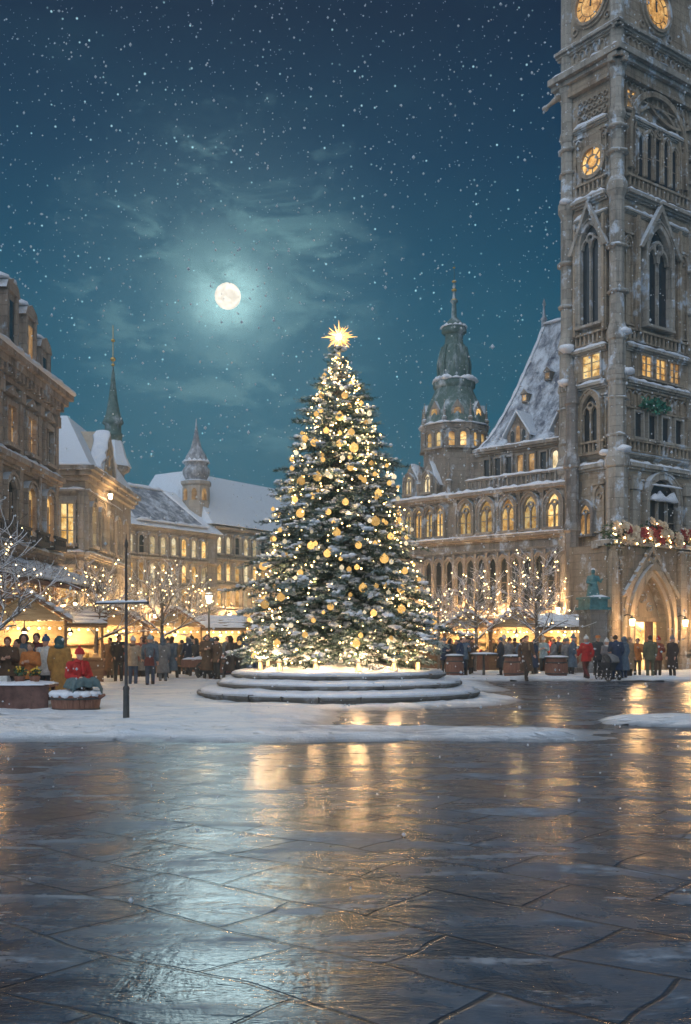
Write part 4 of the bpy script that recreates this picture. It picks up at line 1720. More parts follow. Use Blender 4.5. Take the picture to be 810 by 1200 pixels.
def build_far_range():
    g = random.Random(31)
    o0 = (-13.4, 61.5)
    B = Fr(o0, (.575, .818), (.818, -.575))
    root = thing('far_townhouse', (*o0, 0), 'long pale far house with rows of lit windows and bare dark slates', 'building')
    w = MB()
    w.box(B, -3, 8.4, 0, 8.6, -8, 0)
    w.build('wall', ST_F, root)
    lb, sb = Each(), MB()
    for z in (8.45, 6.6, 4.95, 3.45):
        ledge(lb, None, B, -3, 8.4, z, .26, .26)
    lb.build('ledge', ST_F, root)
    for a in [-2.2 + .92 * k for k in range(11)]:
        for z, h in ((6.95, 1.1), (5.25, 1.1), (3.72, 1.1), (2.1, 1.0)):
            if (a < .2 and z > 5) or g.random() < .12:
                gl = DARKGLASS
            else:
                gl = LIT[(3, 3, 0, 1)[g.randrange(4)]]
            window(root, B, a, z, .44, h, gl, ST_F, 'round', .10, 0, 1, out=.12, trac=False)
    r_ = MB()
    p = B.p
    r_.hexa([p(-3.2, 8.6, .35), p(8.7, 8.6, .35), p(8.7, 8.6, -8), p(-3.2, 8.6, -8),
             p(-2.4, 11.6, -3.2), p(7.6, 11.6, -3.2), p(7.6, 11.6, -5), p(-2.4, 11.6, -5)])
    ro = r_.build('roof', ROOF_S, root)
    sk = MB()
    def onroof(a, t, e):
        z = 8.6 + 3.0 * t
        d = .35 - 3.55 * t
        return B.p(a, z + e * .76, d + e * .65)
    sk.hexa([onroof(1.2, .16, .0), onroof(7.2, .16, .0), onroof(6.2, .92, .0), onroof(.8, .92, .0),
             onroof(1.2, .16, .10), onroof(7.2, .16, .10), onroof(6.2, .92, .10), onroof(.8, .92, .10)])
    sk.build('bare_slates', ROOF_G, ro)
    sn = MB()
    for (a0, t0), (a1, t1) in (((.7, .96), (6.3, .96)), ((6.35, .94), (7.35, .14)), ((1.1, .10), (7.4, .10)), ((.7, .94), (1.1, .14))):
        sn.snow(onroof(a0, t0, .05), onroof(a1, t1, .05), .34, .20, .4, g)
    sn.build('ridge_snow', SNOW, ro)
    shop_front(root, B, [-2.1 + k * 1.5 for k in range(7)], .2, 1.5, 1.1)

    # second, taller range carrying on to the right, with the onion turret
    root = thing('far_house', B.p(8.4, 0), 'broad far house with a snow covered roof and an onion topped turret behind the tree', 'building')
    w = MB()
    w.box(B, 8.41, 24, 0, 9.3, -9, -.4)
    w.build('wall', ST_F, root)
    lb = Each()
    for z in (9.1, 7.0, 5.2, 3.5):
        ledge(lb, None, B, 8.42, 24, z, .28, .28, 0, -.4)
    lb.build('ledge', ST_F, root)
    for k in range(16):
        a = 8.95 + k * .92
        for z in (7.45, 5.6, 3.85, 2.1):
            window(root, B, a, z, .44, 1.15 if z > 3 else 1.05, DARKGLASS if g.random() < .12 else LIT[(3, 0, 3, 1)[g.randrange(4)]], ST_F, 'round', .10, 0, 1, -.4, .12, trac=False)
    r_ = MB()
    r_.hexa([p(8.0, 9.35, .0), p(24, 9.35, .0), p(24, 9.35, -9), p(8.0, 9.35, -9),
             p(8.6, 13.2, -3.4), p(24, 13.2, -3.4), p(24, 13.2, -6), p(8.6, 13.2, -6)])
    r_.build('roof', ROOF_S, root)
    tc = (px(230, 69.5), 69.5)
    t = MB()
    t.lathe((*tc, 0), [(.95, 6), (.95, 12.0), (1.05, 12.1), (1.05, 12.3), (.78, 12.4)], 8, False, .5)
    to = t.build('turret', ST_F, root)
    q = MB()
    q.lathe((*tc, 0), [(.72, 12.35), (.74, 12.5), (.92, 12.8), (.95, 13.1), (.80, 13.3), (.74, 13.4), (.86, 13.55), (.72, 14.0), (.38, 14.6), (.2, 15.3), (.08, 16.0), (.03, 16.6)], 12)
    q.build('onion_roof', LEAD, to)
    q = MB()
    ring_ = [(tc[0] + .80 * math.cos(2 * math.pi * k / 14), tc[1] + .80 * math.sin(2 * math.pi * k / 14), 13.62) for k in range(15)]
    for p0_, p1_ in zip(ring_, ring_[1:]):
        q.snow(p0_, p1_, .34, .22, .2, g)
    q.build('snow', SNOW, to)
    for u in (R(270), R(225), R(315)):
        fr = Fr((tc[0] + .9 * math.cos(u), tc[1] + .9 * math.sin(u)), (-math.sin(u), math.cos(u)), (math.cos(u), math.sin(u)))
        q = MB()
        q.prism(fr, list(reversed(arch(0, 11.0, .34, .8))), -.03, .03)
        q.build('pane', LIT[2], to)
    shop_front(root, B, [9.1 + k * 1.5 for k in range(9)], .2, 1.5, 1.1, -.4)

    # a low row closing the square behind the Christmas tree
    D_ = Fr((-3.2, 84), (1, -.12), (-.12, -1))
    root = thing('low_house', (-3.2, 84, 0), 'low snowy roofed house closing the square behind the Christmas tree', 'building')
    w = MB()
    w.box(D_, 0, 13, 0, 8.0, -7, 0)
    w.build('wall', ST_F, root)
    r_ = MB()
    p = D_.p
    r_.hexa([p(-.3, 8, .3), p(13.3, 8, .3), p(13.3, 8, -7.3), p(-.3, 8, -7.3), p(.8, 11, -2.8), p(12.2, 11, -2.8), p(12.2, 11, -4.4), p(.8, 11, -4.4)])
    r_.build('roof', ROOF_S, root)
    for k in range(9):
        for z in (5.4, 2.9):
            window(root, D_, .8 + k * 1.42, z, .6, 1.4, LIT[(3, 0, 1)[g.randrange(3)]], ST_F, 'round', .1, 0, 1, out=.12, trac=False)
    shop_front(root, D_, [1.0 + k * 1.6 for k in range(8)], .2, 1.7, 1.2)


build_far_range()


def facade_fill_lamps(root_name, fr, spots, z, power, d=.0):  # lamps added to warm the lower walls, each given a bracket and glass
    root = bpy.data.objects[root_name]
    base = ORG[root_name]
    power *= 1.7
    for a in spots:
        q = MB()
        c = fr.p(a, z, d + .42)
        q.tube([fr.p(a, z + .34, d), fr.p(a, z + .42, d + .24), fr.p(a, z + .36, d + .42)], .022, 5)
        q.lathe((c[0], c[1], z + .26), [(.15, 0), (.04, .12), (.02, .16)], 6)
        o = q.build('wall_lamp', IRON, root)  # bracket made for the added light
        q = MB()
        q.lathe((c[0], c[1], z), [(.07, 0), (.12, .25)], 6, False)
        q.build('lamp_glass', BULBW, o)
        l = bpy.data.lights.new('facade_fill', 'POINT')
        l.energy = power
        l.color = (1, .54, .20)
        l.shadow_soft_size = .15
        lo = bpy.data.objects.new('facade_fill', l)
        COL.objects.link(lo)
        lo.parent = root
        lo.location = Vector(fr.p(a, z + .1, d + .75)) - base


facade_fill_lamps('townhouse', Fr((-11.35, 40.0), (-.03, -1), (1, -.03)), (.3, 4.6, 9.0), 2.75, 75)
facade_fill_lamps('gabled_house', Fr((-11.45, 45.0), (-.02, 1), (1, .02)), (.2, 3.7, 7.3), 3.0, 190)
facade_fill_lamps('gabled_house', Fr((-11.45, 45.0), (-1, 0), (0, -1)), (.3,), 3.0, 130)
facade_fill_lamps('far_townhouse', Fr((-13.4, 61.5), (.575, .818), (.818, -.575)), (-1.3, 2.3, 5.9), 2.9, 230)
facade_fill_lamps('far_house', Fr((-13.4, 61.5), (.575, .818), (.818, -.575)), (9.6, 13.2, 16.8), 3.1, 230, -.4)
facade_fill_lamps('town_hall', Fr((11.45, 52.0), (-.74, .67), (-.67, -.74)), (.5, 3.4, 6.3, 9.2), 3.0, 230)
facade_fill_lamps('gabled_house', Fr((-11.45, 45.0), (-.02, 1), (1, .02)), (3.3,), 8.25, 45)  # one more, added to brighten the gable
facade_fill_lamps('clock_tower', Fr((13.25, 50.0), (-.6, .8), (-.8, -.6)), (1.5,), 2.7, 80, .12)


# ------------------------------------------------------------------ stepped stone platform under the tree
def build_platform():
    g = random.Random(41)
    X, Y = TREE
    root = thing('stone_platform', (X, Y, 0), 'round three stepped stone platform with snow on its steps under the Christmas tree', 'platform')
    hs = [(3.95, 0, .26), (3.42, .26, .25), (3.00, .51, .24)]
    n = 72
    for i, (r, z0, h) in enumerate(hs):
        b = MB()
        nb = 26 - 3 * i
        for k in range(nb):
            t0 = 2 * math.pi * (k + .5 * (i % 2)) / nb + g.uniform(-.03, .03)
            t1 = 2 * math.pi * (k + 1 + .5 * (i % 2)) / nb - .006 / r + g.uniform(-.012, 0)
            jr, jz = g.uniform(-.022, .022), g.uniform(-.012, .010)
            prof = [(r - 1.2, 0), (r - .02 + jr, 0), (r - .02 + jr, h * .60), (r + .03 + jr, h * .66), (r + .035 + jr, h * .90), (r + .01 + jr, h + jz), (r - 1.2, h + jz)]
            vs, fs = [], []
            for q in range(5):
                t = t0 + (t1 - t0) * q / 4
                vs += [(X + rr * math.cos(t), Y + rr * math.sin(t), z0 + zz) for rr, zz in prof]
            m_ = len(prof)
            for q in range(4):
                for j in range(m_):
                    j2 = (j + 1) % m_
                    fs.append((q * m_ + j, (q + 1) * m_ + j, (q + 1) * m_ + j2, q * m_ + j2))
            fs += [tuple(range(m_)), tuple(range(5 * m_ - 1, 4 * m_ - 1, -1))]
            b.add(vs, fs)
        b.lathe((X, Y, z0), [(r - .10, 0), (r - .10, h - .03)], n, False)
        o = b.build('step', ST_P, root)
        s = MB()
        rin = hs[i + 1][0] if i < 2 else 1.0
        # snow drifted on the tread, bare along parts of the edge
        k = 120
        prof = []
        for q in range(k):
            t = 2 * math.pi * q / k
            nn = fbm(math.cos(t) * 4 + i * 9, math.sin(t) * 4, .8)
            out = r - .03 - max(0, .12 + .34 * nn) + .05
            hh = .045 + .05 * (nn + .5)
            prof.append((t, out, hh))
        vs = []
        for t, out, hh in prof:
            c, si = math.cos(t), math.sin(t)
            for rr, z in ((rin - .05, hh * 1.9 if i < 2 else hh * 1.3), ((rin + out) / 2, hh * 1.2), (out - .05, hh), (out + .02, hh * .4), (out, -.02)):
                vs.append((X + rr * c, Y + rr * si, z0 + h + z))
        fs = []
        for q in range(k):
            q2 = (q + 1) % k
            for j in range(4):
                fs.append((q * 5 + j, q * 5 + j + 1, q2 * 5 + j + 1, q2 * 5 + j))
        s.add(vs, fs, True)
        s.build('snow', SNOW, o)
    # heaped snow round the trunk
    m = MB()
    k, rr = 64, 12
    vs = []
    for j in range(rr + 1):
        r = 2.95 * j / rr
        for q in range(k):
            t = 2 * math.pi * q / k
            nn = fbm(r * math.cos(t), r * math.sin(t), .9, 4)
            h = .70 + .34 * (1 - ss(r, .6, 2.9)) + .16 * nn * (1 - ss(r, 2.3, 2.95))
            vs.append((X + r * math.cos(t), Y + r * math.sin(t), h + (.07 if r < 2.6 else .02)))
    fs = []
    for j in range(rr):
        for q in range(k):
            q2 = (q + 1) % k
            fs.append((j * k + q, (j + 1) * k + q, (j + 1) * k + q2, j * k + q2))
    m.add(vs, fs, True)
    m.build('snow_heap', SNOW, root)


build_platform()


# ------------------------------------------------------------------ the Christmas tree
def tree_radius(z):
    """crown radius at height z (profile of the photographed tree)"""
    pts = [(1.0, 2.25), (1.35, 2.72), (2.0, 2.66), (3.0, 2.46), (4.0, 2.22), (5.0, 1.92), (6.0, 1.62), (7.0, 1.28), (8.0, .92), (8.8, .58), (9.4, .30), (9.9, .05)]
    for (z0, r0), (z1, r1) in zip(pts, pts[1:]):
        if z <= z1:
            return r0 + (r1 - r0) * max(0, (z - z0)) / (z1 - z0)
    return .04


def build_tree():
    g = random.Random(77)
    X, Y = TREE
    root = thing('christmas_tree', (X, Y, .7), 'big snowy Christmas tree strung with golden lights on the stone platform', 'Christmas tree')
    t = MB()
    t.tube([(X, Y, .6), (X, Y, 3), (X, Y, 6), (X, Y, 9.75)], [.20, .16, .10, .02], 10)
    t.build('trunk', BARK, root)
    fo, fr2, sn, bo = MB(), MB(), MB(), MB()
    tips = []

    def sprig(c, d, L, mbx, n=15):
        """a needled twig: blades in rows along a stem"""
        d = d.normalized()
        s = d.cross(Vector((0, 0, 1)))
        if s.length < 1e-3:
            s = Vector((1, 0, 0))
        s.normalize()
        u = s.cross(d)
        vs, fs = [], []
        for k in range(n):
            f = (k + .3) / n
            o = c + d * L * f
            ph = g.uniform(0, 2 * math.pi)
            side = s * math.cos(ph) + u * (math.sin(ph) * .8)
            ln = L * .42 * (1 - .55 * f) * g.uniform(.75, 1.25)
            nd = (side + d * g.uniform(.55, 1.0)).normalized()
            wv = nd.cross(Vector((g.gauss(0, 1), g.gauss(0, 1), g.gauss(0, 1)))).normalized() * (ln * .085 + .006)
            b = len(vs)
            vs += [o - wv, o + wv, o + nd * ln * .7 + wv * .7, o + nd * ln]
            fs.append((b, b + 1, b + 2, b + 3))
        b = len(vs)
        w_ = s * .012
        vs += [c - w_, c + w_, c + d * L + w_ * .3, c + d * L - w_ * .3]
        fs.append((b, b + 1, b + 2, b + 3))
        mbx.add(vs, fs)

    z = 1.05
    while z < 9.85:
        r = tree_radius(z)
        nb = max(4, int(r * 11))
        for k in range(nb):
            th = 2 * math.pi * (k + g.random()) / nb
            zz = z + g.uniform(-.14, .14)
            L = max(.12, tree_radius(zz) * g.uniform(.72, 1.10) * (1 + .15 * math.sin(3 * th + z * 2.1) * math.sin(z * 1.3 + th)))
            if g.random() < .09:
                L *= g.uniform(1.15, 1.35)
            dirv = Vector((math.cos(th), math.sin(th), 0))
            up = .10 + .50 * max(0, (zz - 5) / 5)
            p0 = Vector((X, Y, zz + .10 * L))
            pts = []
            for i in range(6):
                f = i / 5
                pts.append(p0 + dirv * (L * f) + Vector((0, 0, L * (up * f - .42 * f * f + .16 * f ** 3))))
            bo.tube(pts, [.035 * (1 - .15 * i) * (.4 + L / 3) for i in range(6)], 4)
            tips.append((pts[-1], dirv, zz))
            step = .125
            m = max(2, int(L / step))
            for i in range(m):
                f = .22 + .78 * (i + g.random()) / m
                fi = min(4, int(f * 5))
                c = pts[fi].lerp(pts[fi + 1], f * 5 - fi)
                for sgn in (-1, 1):
                    a = th + sgn * g.uniform(.35, 1.15)
                    d = Vector((math.cos(a), math.sin(a), g.uniform(-.38, .22)))
                    Ls = g.uniform(.22, .42) * (.55 + .45 * min(1, L / 1.6)) * (1.15 - .45 * f)
                    frost = g.random() < .26 + .50 * max(0, f - .40)
                    sprig(c, d, Ls, fr2 if frost else fo, 13)
                if f > .40 and g.random() < .30:
                    sz = g.uniform(.035, .085)
                    ctr = c + Vector((g.uniform(-.1, .1), g.uniform(-.1, .1), .05))
                    for _ in range(g.randint(2, 5)):
                        sn.ell(ctr + Vector((g.gauss(0, .07), g.gauss(0, .07), g.gauss(0, .02))), (sz * g.uniform(.7, 1.5), sz * g.uniform(.7, 1.5), sz * g.uniform(.35, .7)), 7, 5, .38, rg=g)
            sprig(pts[-2], pts[-1] - pts[-3], .42 * (.5 + .5 * min(1, L)), fo if g.random() < .6 else fr2, 16)
        z += .205 * (.75 + .25 * min(1, r))
    bo.build('branches', BARK, root)
    fo.build('crown', NEEDLE, root)
    fr2.build('frosted_twigs', NEEDLE2, root)
    sn.build('snow_on_branches', SNOW, root)

    # fairy lights
    lr = thing('fairy_lights', (X, Y, .8), 'string of tiny warm fairy lights wound through the Christmas tree', 'fairy lights')
    wire = MB()
    pts = []
    for i in range(900):
        f = i / 899
        zz = 1.1 + 8.5 * f ** .92
        th = i * .12
        r = tree_radius(zz) * (.90 + .07 * math.sin(i * 1.7))
        pts.append((X + r * math.cos(th), Y + r * math.sin(th), zz + .06 * math.sin(i * .9)))
    wire.tube(pts, .006, 3)
    wire.build('wire', IRON, lr)
    proto = None
    rest = MB()
    cnt = 0
    for i in range(980):
        zz = 1.05 + 8.6 * (g.random() ** 1.25)
        th = g.uniform(0, 2 * math.pi)
        r = tree_radius(zz) * g.uniform(.70, 1.05)
        p = Vector((X + r * math.cos(th), Y + r * math.sin(th), zz + g.uniform(-.1, .1)))
        if cnt < 100 and math.sin(th) < -.25:
            cnt += 1
            if proto is None:
                q = MB()
                q.ell((0, 0, 0), .024, 7, 5)
                proto = q.build('bulb', BULB, lr, loc=(0, 0, 0))
                o = proto
            else:
                o = link_copy(proto, lr)
            o.location = p - Vector((X, Y, .8))
        else:
            rest.ell(p, g.uniform(.010, .024), 6, 4)
    tag(rest.build('bulbs', BULB, lr), kind='stuff')

    for i in range(30):
        zz = 1.3 + 7.6 * (i + g.random()) / 30
        th = g.uniform(R(185), R(355))
        r = tree_radius(zz) * .96
        l = bpy.data.lights.new('fairy_glow', 'POINT')
        l.energy = 7.0
        l.color = (1, .60, .22)
        l.shadow_soft_size = .04
        lo = bpy.data.objects.new('fairy_glow', l)
        COL.objects.link(lo)
        lo.parent = lr
        lo.location = (r * math.cos(th), r * math.sin(th), zz - .8)

    # glowing globes, each hung on a branch
    protos = {}
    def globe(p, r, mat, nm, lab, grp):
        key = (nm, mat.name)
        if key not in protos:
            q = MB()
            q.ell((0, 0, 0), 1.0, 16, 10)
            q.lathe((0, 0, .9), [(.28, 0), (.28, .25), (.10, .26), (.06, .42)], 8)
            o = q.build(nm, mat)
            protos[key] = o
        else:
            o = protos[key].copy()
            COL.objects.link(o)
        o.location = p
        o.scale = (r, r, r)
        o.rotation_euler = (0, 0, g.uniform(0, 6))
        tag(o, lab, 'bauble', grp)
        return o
    big = [(345, 582), (318, 628), (353, 672), (425, 690), (437, 719), (359, 744), (326, 754), (417, 754), (458, 627), (470, 604), (384, 650), (297, 660), (310, 708), (388, 712), (372, 556), (411, 545),
           (427, 560), (398, 515), (366, 580), (405, 588), (444, 575), (385, 600), (340, 540), (475, 668), (470, 714), (490, 690), (330, 700), (378, 535), (415, 520), (385, 555), (352, 600), (440, 610), (395, 625), (365, 640), (420, 640), (335, 650), (450, 655), (470, 690), (320, 735), (382, 498), (398, 480), (412, 500), (376, 450), (404, 452), (375, 470), (368, 512), (430, 484), (356, 505), (352, 560)]
    for (xx, yy) in big:
        zz = pz(yy, 27.2)
        r = tree_radius(zz) * .97
        xo = max(-r * .93, min(r * .93, px(xx, 27.4) - X))
        yo = -math.sqrt(max(.001, r * r - xo * xo))
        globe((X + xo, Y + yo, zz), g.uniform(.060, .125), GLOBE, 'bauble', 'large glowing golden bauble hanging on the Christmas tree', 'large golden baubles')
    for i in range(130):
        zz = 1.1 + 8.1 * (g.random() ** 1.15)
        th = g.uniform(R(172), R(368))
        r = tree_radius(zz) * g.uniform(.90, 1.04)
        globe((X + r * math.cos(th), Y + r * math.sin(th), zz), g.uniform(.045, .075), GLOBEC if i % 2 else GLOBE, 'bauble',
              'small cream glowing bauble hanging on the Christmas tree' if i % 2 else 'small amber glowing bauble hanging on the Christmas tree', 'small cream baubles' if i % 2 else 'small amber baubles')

    # star on the tip
    sc = Vector((X + .0, Y, pz(395, 29)))
    sr = thing('tree_star', sc, 'radiant golden many pointed star on the tip of the Christmas tree', 'star')
    s = MB()
    for k in range(16):
        th = 2 * math.pi * k / 16
        ln = (.50 if k % 4 == 0 else .40 if k % 2 == 0 else .30) * g.uniform(.92, 1.08)
        d = Vector((math.sin(th), g.uniform(-.12, .12), math.cos(th)))
        s.tube([sc, sc + d * ln], [.034, .003], 5)
    for k in range(60):
        d = Vector((g.gauss(0, 1), g.gauss(0, .8), g.gauss(0, 1))).normalized()
        s.tube([sc, sc + d * g.uniform(.2, .44)], [.016, .002], 4)
    s.tube([sc, sc + Vector((0, 0, -.62))], [.035, .045], 6)
    s.build('rays', STARM, sr)
    q = MB()
    q.ell(sc, .095, 12, 8)
    q.build('core', STARC, sr)
    l = bpy.data.lights.new('star_light', 'POINT')
    l.energy = 25
    l.color = (1, .68, .3)
    l.shadow_soft_size = .12
    lo = bpy.data.objects.new('star_light', l)
    COL.objects.link(lo)
    lo.parent = sr
    lo.location = (0, -.25, 0)

    # lanterns standing in the snow round the foot of the tree
    for i, (th, r) in enumerate([(R(200), 2.3), (R(228), 2.35), (R(255), 2.3), (R(283), 2.35), (R(310), 2.3), (R(338), 2.35), (R(30), 2.3), (R(110), 2.3), (R(155), 2.3)]):
        p = (X + r * math.cos(th), Y + r * math.sin(th), .80)
        lt = thing('lantern', p, 'small glowing iron lantern in the snow at the foot of the tree', 'lantern', 'lanterns round the foot of the tree')
        q = MB()
        q.lathe(p, [(.10, 0), (.10, .03), (.085, .035)], 6, False)
        q.lathe((p[0], p[1], p[2] + .26), [(.11, 0), (.02, .10), (.02, .14)], 6, False)
        for k in range(6):
            u = 2 * math.pi * k / 6
            q.tube([(p[0] + .088 * math.cos(u), p[1] + .088 * math.sin(u), p[2] + .03), (p[0] + .088 * math.cos(u), p[1] + .088 * math.sin(u), p[2] + .26)], .006, 4)
        q.build('frame', IRON, lt)
        q = MB()
        q.lathe((p[0], p[1], p[2] + .04), [(.05, 0), (.06, .1), (.05, .20)], 8)
        q.build('flame_glass', FLAME, lt)
        l = bpy.data.lights.new('lantern_light', 'POINT')
        l.energy = 66
        l.color = (1, .60, .28)
        l.shadow_soft_size = .08
        lo = bpy.data.objects.new('lantern_light', l)
        COL.objects.link(lo)
        lo.parent = lt
        lo.location = (0, 0, .42)


build_tree()


# ------------------------------------------------------------------ bare trees with lights
def bare_tree(X, Y, H, seed, label, lights_label, spread=.75, r0=.085, first=.33, nb=44, lean=(0, 0), warm=.5):
    g = random.Random(seed)
    root = thing('bare_tree', (X, Y, 0), label, 'tree')
    tr, br, sn = MB(), MB(), MB()
    spots = []
    def grow_branch(p, d, L, r, lev):
        n = 5
        pts, rad = [p], [r]
        for i in range(n):
            d = (d + Vector((g.gauss(0, .13), g.gauss(0, .13), g.gauss(.03, .08)))).normalized()
            p = p + d * (L / n)
            pts.append(p)
            rad.append(max(.005, r * (1 - .62 * (i + 1) / n)))
        br.tube(pts, rad, 5 if lev < 2 else 4)
        if lev < 4:
            sn.tube([q + Vector((0, 0, rr * .55)) for q, rr in zip(pts, rad)], [max(.009, rr * .85) for rr in rad], 4)
        for q in pts[2:]:
            spots.append(q)
        if lev < 4:
            k = g.randint(4, 5) if lev < 3 else 3
            for j in range(k):
                i = min(n, 1 + int((n) * (j + g.random()) / k))
                ax = Vector((g.gauss(0, 1), g.gauss(0, 1), g.gauss(0, .6))).normalized()
                nd = (d * .75 + ax * spread + Vector((0, 0, .10))).normalized()
                grow_branch(pts[i], nd, L * g.uniform(.52, .74), rad[i] * .72, lev + 1)
    top = H * .52
    pts = [Vector((X + lean[0] * (z / H), Y + lean[1] * (z / H), z)) + Vector((g.gauss(0, .03), g.gauss(0, .03), 0)) for z in [0, .4, H * .2, first * H, top, H * .72]]
    pts[0] = Vector((X, Y, -.05))
    rad = [r0 * 1.35, r0 * 1.05, r0, r0 * .92, r0 * .62, r0 * .3]
    tr.tube(pts, rad, 8)
    tr.build('trunk', BARK, root)
    for k in range(11):
        f = k / 10
        z = H * (first + (.70 - first) * f)
        p = Vector((X + lean[0] * z / H, Y + lean[1] * z / H, z))
        th = k * 2.4 + g.uniform(-.4, .4)
        d = Vector((math.cos(th) * spread, math.sin(th) * spread, .50 + .45 * f)).normalized()
        grow_branch(p, d, H * (.30 - .10 * f), r0 * (.58 - .25 * f), 1)
    br.build('branches', BARK, root)
    sn.build('snow', SNOW, root)
    lr = thing('string_lights', (X, Y, H * .6), lights_label, 'string lights')
    g.shuffle(spots)
    proto = {}
    for i, p in enumerate(spots[:nb]):
        m = BULB if g.random() < warm else BULBW
        if m.name not in proto:
            q = MB()
            q.ell((0, 0, 0), 1.0, 7, 5)
            o = proto[m.name] = q.build('bulb', m, lr, loc=(0, 0, 0))
        else:
            o = link_copy(proto[m.name], lr)
        s = g.uniform(.014, .032) * (Y / 45) ** .5
        o.scale = (s, s, s)
        o.location = p + Vector((g.uniform(-.05, .05), g.uniform(-.05, .05), -.04)) - Vector((X, Y, H * .6))
    q = MB()
    near = sorted(spots[:nb], key=lambda v: math.atan2(v.y - Y, v.x - X) + v.z)
    for a, b in zip(near, near[1:]):
        if (a - b).length < 2.0:
            q.tube([a, (a + b) / 2 + Vector((0, 0, -.10)), b], .004, 3)
    q.build('wire', IRON, lr)


bare_tree(px(557, 47.5), 47.5, 5.2, 3, 'bare pale tree among the market tables beside the Christmas tree', 'fairy lights in the bare tree nearest the Christmas tree', .8, .085, .30, 60)
bare_tree(px(628, 46.0), 46.0, 5.7, 4, 'broad bare tree with snowy boughs in front of the town hall shops', 'fairy lights in the broad bare tree before the town hall', .95, .10, .30, 75)
bare_tree(px(514, 52.0), 52.0, 4.6, 8, 'small bare tree half hidden behind the Christmas tree', 'fairy lights in the small bare tree behind the Christmas tree', .8, .07, .30, 40)
bare_tree(-8.75, 24.6, 5.3, 12, 'near bare tree with snowy boughs reaching over the market table', 'fairy lights in the near bare tree over the market table', .85, .10, .30, 60)
bare_tree(px(113, 37.0), 37.0, 4.7, 14, 'slender bare tree behind the person in the red coat', 'fairy lights in the slender bare tree behind the red coat', .8, .08, .34, 60)
bare_tree(px(189, 42.0), 42.0, 5.0, 15, 'bare tree with snow tufts behind the walker with a red bag', 'fairy lights in the bare tree behind the red bag', .7, .08, .34, 50)
bare_tree(px(40, 34.0), 34.0, 4.4, 19, 'bushy bare tree in front of the townhouse canopy', 'fairy lights in the bushy bare tree before the townhouse canopy', .9, .075, .30, 60)
bare_tree(px(222, 55.0), 55.0, 5.2, 23, 'distant bare tree before the far houses', 'fairy lights in the distant bare tree before the far houses', .75, .08, .30, 50)


